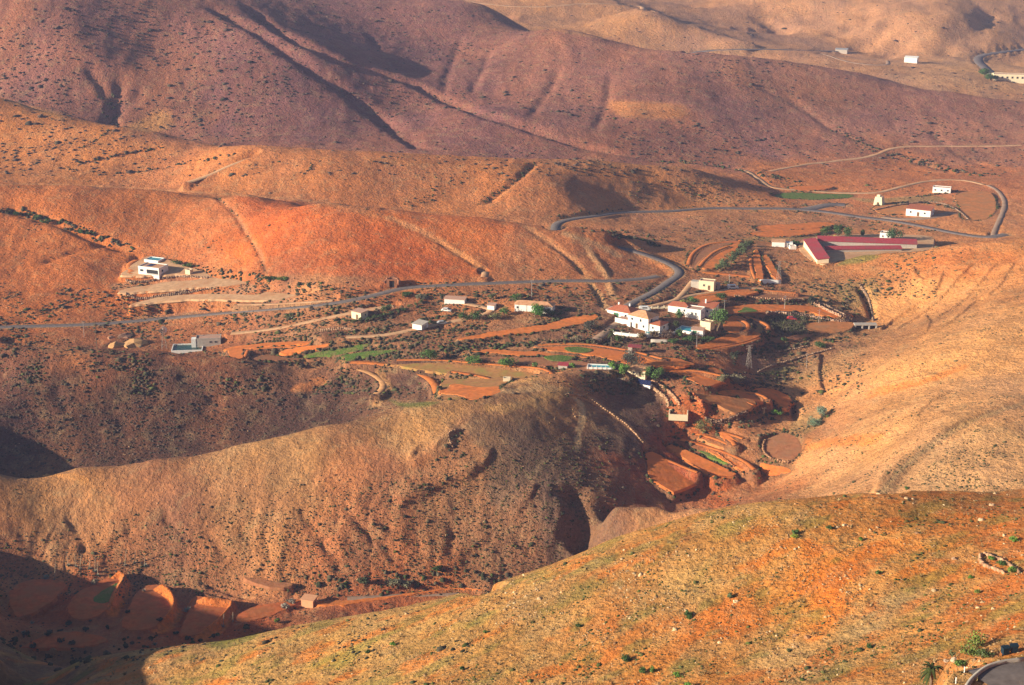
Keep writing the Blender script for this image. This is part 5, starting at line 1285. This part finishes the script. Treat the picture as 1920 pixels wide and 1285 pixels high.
for i, (u_, v_, w_, h_, c_, lab) in enumerate(((870, 600, 6, 3, DG, 'dark tree above the bend of the pale track'), (893, 599, 6.5, 3.4, DG, 'larger dark tree right above the bend of the pale track'), (945, 592, 5, 3.4, MG, 'green tree left of the long white house'), (928, 600, 6, 2.8, OG, 'olive tree below the track junction'),
      (968, 563, 5, 3.2, MG, 'bright tree behind the left end of the long house'), (925, 562, 4, 2.6, OG, 'olive bush by the main road left of the long house'), (725, 585, 5, 3.0, DG, 'dark round tree on the terrace right of the cream shed'), (790, 562, 6, 2.2, GG, 'grey bush near the road junction'), (760, 556, 6, 2.0, DG, 'dark bush right of the road junction'),
      (1030, 593, 5, 2.8, DG, 'dark tree in the shade of the long white house'), (1273, 598, 4.5, 3.0, DG, 'dark tree in front of the tiled cottage'), (1300, 570, 6, 2.8, MG, 'green tree behind the flat-roofed house'), (1283, 573, 4, 2.4, (.14, .17, .05), 'yellow-green tree behind the tiled cottage'), (1352, 560, 7, 2.8, DG, 'dark tree above the left end of the long field'),
      (1228, 634, 5, 3.0, (.10, .07, .04), 'brownish tree right below the small blue pool'), (1205, 637, 4.5, 2.8, (.12, .09, .04), 'brown bush below the white garden wall'), (1252, 634, 6, 3.2, (.09, .06, .045), 'reddish-brown tree below the palms'), (1273, 632, 4, 3.0, MG, 'green tree left of the low garden shed'), (1262, 645, 5, 2.4, DG, 'dark bush right of the grey block wall'),
      (1292, 640, 6, 2.2, DG, 'dark hedge clump below the low garden shed'), (1325, 640, 6, 2.0, DG, 'dark hedge clump above the oval field'), (1160, 640, 4, 2.2, DG, 'dark shrub right of the tall slim palm'),
      (1110, 618, 8, 3.2, (.05, .05, .04), 'dark scrubby clump left of the hamlet lane'), (1082, 640, 5, 2.4, (.14, .12, .08), 'pale reed clump below the long orange strip'), (1318, 812, 7.5, 5.0, (.10, .10, .04), 'olive-green tree on the bank above the lower terraces'),
      (1380, 720, 7, 3.4, (.12, .11, .07), 'grey-green tamarisk above the upper orange terraces'), (1400, 727, 5, 3.6, (.09, .07, .06), 'dark-stemmed tamarisk beside the orange bank'), (1357, 716, 5, 2.4, (.13, .12, .07), 'pale tamarisk left of the other two'),
      (1540, 785, 5, 4.5, (.11, .16, .12), 'blue-green prickly pear clump at the foot of the right slope'), (1525, 800, 6, 3, (.10, .15, .10), 'lower blue-green prickly pear clump beside the round basin'), (1456, 779, 4, 2, BG, 'bright bush in the shaded bend of the channel'),
      (1845, 142, 14, 7, DG, 'dark tree group left of the far cream house'), (1858, 152, 12, 6, DG, 'second dark tree group by the far bend'), (1470, 640, 3.2, 1.6, DG, 'dark bush along the dry channel'), (1537, 652, 5, 2.2, DG, 'dark bush at the foot of the right slope'),
      (682, 1095, 4.2, 2.6, (.045, .06, .03), 'dark shrub at the base of the middle hill left of the reeds'), (820, 1070, 3.6, 2, DG, 'dark bush at the base of the middle hill above the track'), (740, 1098, 5.5, 2.0, (.13, .13, .08), 'pale reed bed beside the track under the middle hill'), (760, 1101, 4.5, 1.8, (.13, .13, .08), 'second pale reed tuft under the middle hill'),
      (536, 1142, 3.0, 1.8, (.20, .18, .15), 'pale bare bush left of the orange hut'), (548, 1133, 2.6, 1.6, (.20, .18, .15), 'second pale bare bush touching the orange hut'), (520, 1168, 1.6, 1.2, (.10, .14, .03), 'green bush below the orange hut track'),
      (35, 406, 5, 2.4, DG, 'leftmost dark bush in the ravine on the left slope'), (70, 412, 6, 2.6, (.05, .085, .03), 'green bush in the ravine on the left slope'), (90, 420, 6, 2.6, DG, 'dark bush right of the green ravine bush'), (150, 438, 6, 2.2, DG, 'long dark bush midway down the ravine'), (170, 442, 5, 2.2, (.05, .085, .03), 'green bush lower in the ravine'),
      (330, 496, 7, 1.6, DG, 'dark bush right of the raised pool'), (352, 500, 6, 1.5, (.07, .11, .03), 'green bush above the small stone hut'), (505, 525, 7, 1.8, DG, 'dark bush above the end of the pale step'), (530, 527, 6, 1.6, (.07, .11, .03), 'green bush above the end of the pale step'))):
    T_(u_, v_, w_, h_, c_, lab, 80 + i, .05, int(260 + 60 * w_), .24 if w_ < 10 else .5, name='bush' if h_ < 2.7 else 'tree', cat_='bush' if h_ < 2.7 else 'tree')
# young trees in a row on the terrace right of the cream shed
row = [(636,610),(650,606),(664,607),(676,604),(690,603),(703,600),(713,597),(722,593),(733,590),(745,588),(757,585),(770,580),(782,574),(790,570)]
for i, (u_, v_) in enumerate(row):
    T_(u_, v_, 2.2 + .4 * (i % 3), 1.7 + .3 * (i % 2), (.06, .09, .035), ('leftmost young tree', 'second young tree', 'third young tree', 'fourth young tree', 'fifth young tree', 'sixth young tree', 'seventh young tree', 'eighth young tree', 'ninth young tree', 'tenth young tree', 'eleventh young tree', 'twelfth young tree', 'last but one young tree', 'rightmost young tree')[i] + ' in the row along the terrace below the cream shed', 150 + i, .15, 150, .2, group='young trees in a row')
# foreground bushes of the near hill
fg = [(1175,1240,1.9,1.0,DG,'darkest round bush low on the near hillside'),(1205,1262,1.7,1.0,MG,'green bush near the lower frame edge, left of a pair'),(1222,1260,1.5,.9,(.07,.12,.03),'brighter bush right of that pair near the lower edge'),(1085,1176,1.2,.6,MG,'small green bush midway up the near hillside'),
      (910,1188,1.0,.5,MG,'small green bush low on the left part of the near hill'),(868,1257,1.2,.6,DG,'dark flat bush near the bottom centre'),(690,1224,1.1,.5,DG,'small dark bush at lower left of the near hill'),(738,1050+160,1.4,.6,BG,'bright green patch bush left of bottom centre'),(1290,1155,1.6,.8,DG,'dark bush at the left of the bare orange patch'),
      (1292,1160,1.2,.6,MG,'green bush just right of the dark one by the orange patch'),(1370,1122,1.5,.9,(.07,.10,.05),'grey-green bush beside white stones on the near hill'),(1492,1000,1.6,.6,MG,'green low bush near the hill top stones'),(1490,1008,1.5,.5,(.16,.19,.03),'yellow-green cushion below the hill top stones'),
      (1615,1013,1.1,.5,BG,'bright bush on the bare orange saddle'),(1646,1076,1.2,.5,MG,'small green bush in the middle of the near hill'),(1555,993,1.4,.6,DG,'dark bush beside the pale stone outcrop'),(1820,1085,.9,.5,BG,'small bright bush casting a shadow on the right shoulder'),(1833,1113,1.1,.6,(.13,.17,.04),'yellow-green bush casting a long shadow on the right shoulder'),
      (1899,1016,1.8,.9,BG,'bright bush in the shaded hollow at right'),(1632,1215,1.3,.6,DG,'dark bush at lower centre right'),(1270,1268,1.5,.6,BG,'bright flat bush at the bottom edge'),(1478,1222,1.0,.4,OG,'olive tuft among boulders low on the near hill'),(1700,917,1.8,.6,MG,'green bush on the skyline of the near hill'),
      (1860,1050,1.6,.7,BG,'upper left bush inside the stone ring'),(1880,1060,2.0,.8,MG,'middle bush inside the stone ring'),(1897,1074,2.2,.9,(.08,.15,.03),'lower right bush inside the stone ring'),(1295,1290,2.0,.7,BG,'bright bush cut by the bottom edge'),
      (1830,1213,3.2,2.0,(.10,.14,.03),'tall yellow-green broom bush beside the bins'),(1815,1228,2.6,1.4,(.09,.13,.03),'yellow-green broom below the tall one'),(1845,1232,2.4,1.2,(.06,.09,.03),'darker broom right of the tall one'),(1800,1250,2.2,1.1,(.05,.09,.02),'dark green bush at the outer kerb of the bend'),(1785,1232,1.6,.8,OG,'olive bush among grey stones left of the broom')]
for i, (u_, v_, w_, h_, c_, lab) in enumerate(fg):
    T_(u_, v_, w_, h_, c_, lab, 200 + i, .02, 420, .09 * w_ ** .4, name='bush', cat_='bush')
for i, (u_, v_, r_, lab, tn) in enumerate(((1492,1192,.55,'brown boulder left of a pair on bare orange soil',(.6,.42,.3)),(1515,1195,.6,'brown boulder right of the pair on bare orange soil',(.55,.38,.28)),(1790,1237,.55,'grey boulder beside the broom bushes',(.85,.85,.9)),(1775,1240,.45,'smaller grey boulder left of the grey one',(.8,.8,.85)),
      (1720,1000,.5,'dark boulder on the ridge path',(.45,.35,.3)),(1583,985,.5,'pale outcrop stone near the hill top',(1,.95,.85)),(1571,989,.45,'lower pale outcrop stone near the hill top',(1,.95,.85)),(1700,935,.5,'pale stone just under the near skyline',(1,.9,.75)),(1712,936,.4,'second pale stone just under the near skyline',(1,.9,.75)),
      (1380,1128,.5,'whitish stone beside the grey-green bush',(1.1,1.1,1)),(1790,1048,.55,'flat grey rock on the right shoulder',(.6,.5,.45)),(1840,975,.6,'pale rock in the shaded hollow',(1,.9,.8)),(1860,948,.6,'pale rock near the right skyline',(1,.9,.8)),(1350,1205,.4,'pale stone low on the near hill',(1.1,1,.85)))):
    boulder(u_, v_, r_, lab, 60 + i, 'rock', tn, .65)
# ---- agaves in the gully
agave(85, 1086, 1.9, 'largest grey-green agave on the upper red terrace', 1, 0)
agave(102, 1088, 1.0, 'agave with a leaning dry flower stalk right of the largest one', 2, 6.5, None, .15)
for i, (u_, v_, r_, s_, ln, lab) in enumerate(((128,1062,1.3,5.5,0,'leftmost agave of the upper clump with a straight stalk'),(142,1064,1.1,5,.02,'second agave of the upper clump'),(150,1068,1.0,5.5,.15,'agave with a leaning stalk in the upper clump'),(168,1068,1.2,5,.12,'agave in the middle of the right clump'),(178,1073,1.3,6,.1,'agave with the tallest stalk of the right clump'),(183,1080,1.0,5.2,.1,'lowest agave of the right clump'),
      (234,1062,1.1,6,.15,'agave left of the bright green one on the dark slope'),(252,1057,1.0,4.5,.15,'agave with bright rosette on the dark slope'),(272,1063,1.4,4.5,0,'pale agave right of the bright one on the dark slope'),(243,1088,1.2,2.6,0,'small agave above the second red bank'),(418,1176,1.2,4.5,.12,'agave behind the third red bank with stalk'),(437,1166,.7,3.2,.02,'lone thin stalk agave right of the third bank'),
      (270,1110,1.3,0,0,'pale dried agave between the first two banks'),(350,1148,2.2,0,0,'big silvery agave between the second and third banks'),(60,1170,1.2,0,0,'dark agave low on the shaded terrace'),(290,1210,1.2,0,0,'dark agave below the second red bank'),(45,1190,1.5,0,0,'lowest dark agave at the left edge'))):
    agave(u_, v_, r_, lab, 10 + i, s_, None, ln, 'stalk' if 'dried' in lab else 'agave')
T_(180, 1097, 2.6, 2.2, (.14, .12, .09), 'greyish dry bush above the first red bank', 300, .02, 400, .2, name='bush', cat_='bush')
for i, (u_, v_, w_) in enumerate(((128,1172,2.4),(160,1185,2.2),(92,1192,2.6),(50,1192,2.4),(200,1180,2.0),(240,1150,1.8),(300,1165,2.0),(115,1205,2.4),(62,1215,2.4),(135,1210,2.2),(330,1190,1.8))):
    T_(u_, v_, w_, w_ * .6, (.03, .05, .035), ('tall dark spurge beside the dry post', 'dark spurge below the first red bank', 'dark spurge in the left shade', 'dark spurge by the left edge', 'dark spurge right under the first bank', 'dark spurge between first and second banks', 'dark spurge behind the second bank', 'dark spurge above the lowest terrace', 'dark spurge on the lowest terrace', 'dark spurge right on the lowest terrace', 'dark spurge left of the third bank')[i], 310 + i, .02, 260, .2, name='bush', cat_='bush')

# ---------------------------------------------------------------- ground cover: scrub, stones, tufts
def scatter(name, P_, S_, C_, kind, mat_, squash=.55, seed=1, jit=.28):
    """P_ n x 3, S_ n sizes, C_ n x 3 colours -> one joined object"""
    g = np.random.default_rng(seed); n = len(P_)
    if kind == 'dome':
        k = 6; a = np.arange(k) * 2 * np.pi / k
        t = np.concatenate([np.c_[np.cos(a), np.sin(a), np.full(k, -.35)], np.c_[.82*np.cos(a+.5), .82*np.sin(a+.5), np.full(k, .55)], [[0, 0, 1.0]]])
        f = [(i, (i+1) % k, k+(i+1) % k, k+i) for i in range(k)]
        tri = []
        for a_, b_, c_, d_ in f: tri += [(a_, b_, c_), (a_, c_, d_)]
        tri += [(k+i, k+(i+1) % k, 2*k) for i in range(k)]
    elif kind == 'rock':
        t = np.array([(-1,-1,-.5),(1,-1,-.5),(1,1,-.5),(-1,1,-.5),(-.7,-.7,.7),(.7,-.7,.7),(.7,.7,.7),(-.7,.7,.7)]) * .6
        tri = [(4,5,6),(4,6,7),(0,1,5),(0,5,4),(1,2,6),(1,6,5),(2,3,7),(2,7,6),(3,0,4),(3,4,7)]
    elif kind == 'tuft':
        t = []; tri = []
        for i in range(6):
            an = i * 1.05; c_, s_ = math.cos(an), math.sin(an)
            b = len(t); t += [(-s_*.14+c_*.1, c_*.14+s_*.1, -.1), (s_*.14+c_*.1, -c_*.14+s_*.1, -.1), (c_*.8, s_*.8, .9)]; tri.append((b, b+1, b+2))
        t = np.array(t)
    tri = np.array(tri); m = len(t)
    an = g.random(n) * 6.28; ca, sa = np.cos(an)[:, None], np.sin(an)[:, None]
    V = t[None] + g.normal(size=(n, m, 3)) * jit * .5
    x = V[..., 0] * (.8 + .5 * g.random((n, 1))); y = V[..., 1]
    X = (x * ca - y * sa) * S_[:, None] + P_[:, 0:1]; Yv = (x * sa + y * ca) * S_[:, None] + P_[:, 1:2]; Zv = V[..., 2] * S_[:, None] * squash + P_[:, 2:3]
    co = np.stack([X, Yv, Zv], -1).reshape(-1, 3)
    F3 = (tri[None] + (np.arange(n) * m)[:, None, None]).reshape(-1, 3)
    col = np.repeat(C_, m, 0) * (.85 + .3 * g.random((n * m, 1)))
    o = tinted(name, co, F3, 3, col, mat_)
    return tag(o, kind='stuff')
road_pts = np.concatenate([q for _, q, _, w_, _ in ROADS]); road_w = np.concatenate([np.full(len(q), w_) for _, q, _, w_, _ in ROADS])
# occupancy grid so that nothing grows on roads and fields
OC = np.zeros((NR, NC), bool)
for _, q, _, w_, _ in ROADS:
    qq = resample(q, 1.0)
    for s in (-.5, -.25, 0, .25, .5):
        t = np.gradient(qq, axis=0); t /= np.hypot(t[:, 0], t[:, 1])[:, None] + 1e-9
        pq = qq + np.stack([-t[:, 1], t[:, 0]], 1) * s * w_
        r_ = np.clip(np.round(np.interp(pq[:, 1], Y, np.arange(NR))).astype(int), 0, NR - 1); c_ = np.clip(np.round(np.interp(pq[:, 0] / pq[:, 1], A, np.arange(NC))).astype(int), 0, NC - 1)
        OC[r_, c_] = True; OC[np.clip(r_ + 1, 0, NR - 1), c_] = True
for q, _, _ in FIELDS:
    r, c = window(q, 1); OC[r, c] |= inside(XX[r, c], YY[r, c], q)
def occupied(x, y):
    r_ = np.clip(np.round(np.interp(y, Y, np.arange(NR))).astype(int), 0, NR - 1); c_ = np.clip(np.round(np.interp(x / y, A, np.arange(NC))).astype(int), 0, NC - 1)
    return OC[r_, c_]
def pick(n, u0, u1, v0, v1, seed):
    g = np.random.default_rng(seed)
    u = g.uniform(u0, u1, n); v = g.uniform(v0, v1, n)
    x, y = hit(u, v)
    k = ~occupied(x, y) & (y < 2200)
    return u[k], v[k], x[k], y[k], g
def pos3(x, y): return np.stack([x, y, ground(x, y)], 1)
def cover(name, n, box, seed, size, dens, cols, kind='dome', mat_='scrub', squash=.42, lo=0.0, jit=.28):
    nearf = False if box[2] < 900 else True
    u, v, x, y, g = pick(n, *box, seed)
    d = dens(u, v, x, y) * ((y > 335) if nearf is False else 1); k = g.random(len(u)) < d
    u, v, x, y = u[k], v[k], x[k], y[k]
    s = size * (.40 + 1.0 * g.random(len(u)) ** 2.2) * np.where(g.random(len(u)) > .94, 1.9, 1)
    cl = np.array(cols)[g.integers(0, len(cols), len(u))] * (.7 + .6 * g.random((len(u), 1)))
    return scatter(name, pos3(x, y), s, cl, kind, mat_, squash, seed, jit)
nz = lambda x, y, s, sd, o=3: fbm(x / s, y / s, o, sd)
SCR = [(.13, .13, .06), (.17, .14, .08), (.20, .14, .09), (.10, .11, .055), (.14, .17, .05)]
PSC = [(.15, .11, .085), (.12, .11, .075), (.19, .135, .10)]
# far purple hills
cover('scrub', 15000, (-40, 1960, 0, 330), 1, 1.0, lambda u, v, x, y: np.where(y < 1350, sstep(-.35, .5, nz(x, y, 70, 71)) * .8 + .08, .12), PSC)
# orange hills
cover('scrub', 7500, (-40, 1500, 190, 540), 2, .5, lambda u, v, x, y: np.clip(sstep(-.2, .5, nz(x, y, 30, 72)) * .55 + .05, 0, 1) * np.where((u > 420) & (u < 900) & (v > 365) & (v < 520), .25, 1), SCR)
# valley floor: thick scrub on the banks between fields
cover('scrub', 24000, (-40, 1620, 530, 740), 3, .66, lambda u, v, x, y: sstep(-.35, .35, nz(x, y, 14, 73)), SCR + [(.13, .10, .065), (.06, .075, .035), (.16, .13, .09)])
cover('scrub', 7500, (1180, 1760, 340, 560), 13, .62, lambda u, v, x, y: sstep(-.2, .5, nz(x, y, 22, 74)) * .9, SCR)
# left dark hill and middle hill
cover('scrub', 16000, (-40, 860, 640, 900), 4, .42, lambda u, v, x, y: (y > 522) * np.clip(.25 + .6 * nz(x, y, 12, 75) + .4 * sstep(690, 800, v), 0, 1), PSC + [(.16, .10, .07), (.06, .06, .04)])
cover('scrub', 24000, (-40, 1100, 720, 1120), 5, .31, lambda u, v, x, y: np.clip(-.12 + .35 * nz(x, y, 12, 76) + 1.3 * sstep(60, 200, v - np.interp(u, [0, 200, 400, 600, 850, 1050], [893, 880, 848, 800, 745, 705])), 0, 1), SCR + [(.15, .11, .06), (.05, .06, .035)])
cover('scrub', 4000, (1020, 1480, 690, 960), 6, .42, lambda u, v, x, y: sstep(-.1, .5, nz(x, y, 10, 77)) * .8, PSC + SCR)
# right slope: low dry tufts and trails of scrub
cover('scrub', 15000, (1440, 1960, 460, 940), 7, .33, lambda u, v, x, y: sstep(-.05, .5, fbm(x / 14 + y / 24, y / 5 - x / 12, 3, 78)) * .9, [(.20, .17, .08), (.15, .14, .07), (.26, .20, .10), (.12, .13, .05)], squash=.4)
# gully
cover('scrub', 2500, (-40, 900, 1060, 1240), 8, .42, lambda u, v, x, y: sstep(-.1, .4, nz(x, y, 9, 79)) * .8, [(.05, .065, .04), (.08, .09, .05), (.10, .09, .06)])
# near hill: stones, dry tufts, green tufts
inb = lambda u, v, x, y: (y < 335)
cover('loose_stones', 12000, (150, 1960, 915, 1285), 9, .24, lambda u, v, x, y: inb(u, v, x, y) * np.clip(.10 + .9 * sstep(-.1, .55, nz(x, y, 7, 80, 4)), 0, 1), [(.8, .72, .58), (.65, .55, .42), (.6, .42, .3), (.95, .88, .75), (.45, .36, .3)], 'rock', 'rock', .8)
cover('loose_stones', 1500, (700, 1960, 915, 1285), 10, .38, lambda u, v, x, y: inb(u, v, x, y) * sstep(.1, .6, nz(x, y, 7, 80, 4)), [(1.0, .95, .8), (.8, .7, .55), (.7, .55, .4)], 'rock', 'rock', .7)
cover('dry_grass', 26000, (150, 1960, 915, 1285), 11, .26, lambda u, v, x, y: inb(u, v, x, y) * np.clip(.15 + .8 * sstep(-.3, .4, fbm(x / 9 + y / 14, y / 6 - x / 9, 4, 81)), 0, 1), [(.46, .33, .15), (.38, .28, .12), (.52, .40, .2), (.30, .22, .10)], 'tuft', 'scrub', 1.1)
cover('low_green_plants', 14000, (150, 1960, 915, 1285), 12, .26, lambda u, v, x, y: inb(u, v, x, y) * sstep(.02, .5, fbm(x / 10 + y / 12, y / 6 - x / 8, 4, 82)) * .9, [(.13, .16, .04), (.10, .12, .05), (.17, .18, .06), (.09, .13, .03)], 'dome', 'scrub', .45)
cover('loose_stones', 5000, (-40, 1960, 640, 1110), 14, .32, lambda u, v, x, y: (y > 335) * sstep(.1, .6, nz(x, y, 12, 83)) * .8, [(.9, .75, .6), (.7, .55, .45), (.55, .45, .4)], 'rock', 'rock', .7)
cover('loose_stones', 5000, (-40, 1700, 430, 640), 15, .34, lambda u, v, x, y: sstep(.0, .6, nz(x, y, 12, 84)) * .7, [(.9, .7, .55), (.75, .55, .45), (.6, .45, .4)], 'rock', 'rock', .7)
# reeds in the small plot and along the channel
cover('reeds', 1500, (1425, 1512, 590, 628), 16, .55, lambda u, v, x, y: (v > 592) & (u > 1434) & (v < 600 + (u - 1434) * .36 + 12), [(.22, .22, .14), (.15, .17, .08), (.28, .25, .17)], 'tuft', 'scrub', 1.4)

# hedge scrub along the edges of the plots
ep = []
for q, _, mt_ in FIELDS:
    if 'dirt' in mt_ or q[:, 1].mean() < 470: continue
    e = resample(np.r_[q, q[:1]], .8); e = e + rng.normal(size=e.shape) * .5
    cen = q.mean(0); out = e - cen; out /= np.hypot(out[:, 0], out[:, 1])[:, None]
    e = e + out * .9
    ep.append(e[(rng.random(len(e)) < .75) & (vnoise(e[:, 0] / 9, e[:, 1] / 9, 151) > -.35)])
ep = np.concatenate(ep); ep = ep[~occupied(ep[:, 0], ep[:, 1])]
cl = np.array(SCR + [(.06, .08, .035), (.09, .12, .04)])[rng.integers(0, 7, len(ep))] * (.6 + .6 * rng.random((len(ep), 1)))
scatter('hedge_scrub', pos3(ep[:, 0], ep[:, 1]), .35 + .55 * rng.random(len(ep)) ** 2, cl, 'dome', 'scrub', .8, 31)

# dark bands of bushes on the old banks and in the ravines
bp_, bs_ = [], []
for pp, per, wd, sz in (([(560,668),(640,652),(760,641),(850,622),(920,612)], 2.2, 3, .8), ([(760,664),(850,655),(950,648),(1050,642),(1120,636)], 3.0, 4, .9), ([(640,672),(720,668),(760,668)], 2.5, 3, .9),
        ([(600,628),(680,622),(740,612),(800,600),(850,590)], 2.0, 2.5, .8), ([(440,655),(520,640),(590,632)], 1.6, 2, .7), ([(430,600),(520,596),(600,586),(700,572)], 1.4, 3, .7), ([(760,552),(840,556),(930,560),(1000,552)], 1.2, 4, .7),
        ([(1100,640),(1180,648),(1280,652)], 1.8, 4, .8), ([(1345,556),(1400,562),(1440,568)], 3, 2, .9), ([(1400,545),(1460,552),(1520,560)], 1.8, 2.5, .8), ([(1438,590),(1500,596),(1570,604)], 1.8, 2, .7), ([(1410,660),(1470,650),(1540,640),(1620,628)], 2.4, 2.5, .8),
        ([(0,395),(60,405),(130,424),(200,452),(250,470)], 3.0, 2.5, .9), ([(290,500),(360,505),(430,515),(540,530),(640,545)], 1.8, 3, .8), ([(1240,302),(1330,310),(1440,330),(1500,345)], 1.6, 5, 1.0), ([(1640,282),(1700,300),(1790,320),(1860,330)], 1.8, 7, 1.1), ([(1560,240),(1600,262),(1650,285)], 1.2, 6, 1.1),
        ([(205,185),(214,210),(212,232)], 2.0, 8, 1.2), ([(1040,408),(1150,398),(1300,390),(1450,388)], 1.0, 3, .7), ([(1100,430),(1200,440),(1260,455)], 1.2, 6, .8), ([(1150,440),(1210,452),(1225,462)], 4, 3.5, 1.0), ([(1480,395),(1600,412),(1750,435)], 1.0, 3, .8),
        ([(1640,386),(1720,380),(1790,392),(1815,412)], 2.0, 2, .9), ([(1750,352),(1790,360),(1700,372)], 1.4, 2, .8), ([(1480,690),(1440,720),(1400,745)], 2.2, 5, .8), ([(1560,770),(1520,800),(1470,812),(1420,815)], 2.6, 4, .7), ([(1300,808),(1340,805),(1400,795),(1450,780)], 2.4, 3, .7), ([(1250,745),(1262,770),(1262,800)], 2.5, 3, .6),
        ([(700,1095),(780,1092),(880,1088),(960,1080)], 2.0, 4, .8), ([(600,1095),(650,1100),(700,1112)], 1.6, 3, .8), ([(150,1220),(220,1215),(300,1200),(400,1190),(480,1175)], 1.6, 4, .8), ([(0,1200),(100,1230),(200,1240)], 1.5, 6, .9), ([(230,925),(300,960),(420,980),(560,1010)], .0, 2, .5),
        ([(840,842),(850,825),(868,812)], 3.0, 2, .5), ([(815,880),(845,862),(870,850)], 3.5, 3.5, .5), ([(790,915),(830,902),(862,885)], 3.5, 2.5, .5), ([(1610,545),(1630,570),(1640,600)], 1.5, 1.5, .6), ([(310,275),(230,290),(150,305)], .8, 1.2, .9), ([(440,290),(330,310),(240,325),(130,318)], .8, 1.5, .9), ([(205,245),(170,268),(130,285)], .8, 1.2, .8), ([(1000,305),(970,335),(930,365),(900,388)], 1.2, 2.5, .7), ([(405,370),(440,400),(465,440),(500,515)], .7, 1, .6), ([(590,298),(575,325),(560,345)], .9, 1.5, .8), ([(860,330),(840,345),(800,375),(760,385)], 1.2, 5, .8)):
    if per == 0: continue
    e = resample(place(cat(pp)), 1.0 / per); e = e + rng.normal(size=e.shape) * wd * .5
    e = e[vnoise(e[:, 0] / 5, e[:, 1] / 5, 171) > -.45]
    bp_.append(e); bs_.append(sz * (.35 + .9 * rng.random(len(e)) ** 1.7))
bp_ = np.concatenate(bp_); bs_ = np.concatenate(bs_); k = ~occupied(bp_[:, 0], bp_[:, 1]); bp_, bs_ = bp_[k], bs_[k]
cl = np.array([(.10, .11, .055), (.13, .12, .07), (.075, .09, .04), (.09, .13, .04), (.16, .14, .09)])[rng.integers(0, 5, len(bp_))] * (.6 + .6 * rng.random((len(bp_), 1)))
scatter('bank_scrub', pos3(bp_[:, 0], bp_[:, 1]), bs_, cl, 'dome', 'scrub', .85, 33)

# ---------------------------------------------------------------- the air
def haze():
    x0, x1, y0, y1, z0, z1 = -8600, 7400, -30, 8300, float(Z.min()) - 3, 8.0
    vs = [(x0,y0,z0),(x1,y0,z0),(x1,y1,z0),(x0,y1,z0),(x0,y0,z1),(x1,y0,z1),(x1,y1,z1),(x0,y1,z1)]
    fs = [(0,3,2,1),(4,5,6,7),(0,1,5,4),(1,2,6,5),(2,3,7,6),(3,0,4,7)]
    me = bpy.data.meshes.new('haze'); me.from_pydata(vs, [], fs)
    m = bpy.data.materials.new('haze'); m.use_nodes = True; t = m.node_tree; t.nodes.clear()
    out = t.nodes.new('ShaderNodeOutputMaterial'); v = t.nodes.new('ShaderNodeVolumePrincipled')
    v.inputs['Color'].default_value = (.50, .56, 1.0, 1); v.inputs['Density'].default_value = HAZE; v.inputs['Anisotropy'].default_value = 0.0
    t.links.new(v.outputs[0], out.inputs['Volume'])
    me.materials.append(m)
    tag(bpy.data.objects.new('haze', me), kind='stuff')
    COL.objects.link(bpy.data.objects['haze'])
HAZE = 0.00010
haze()
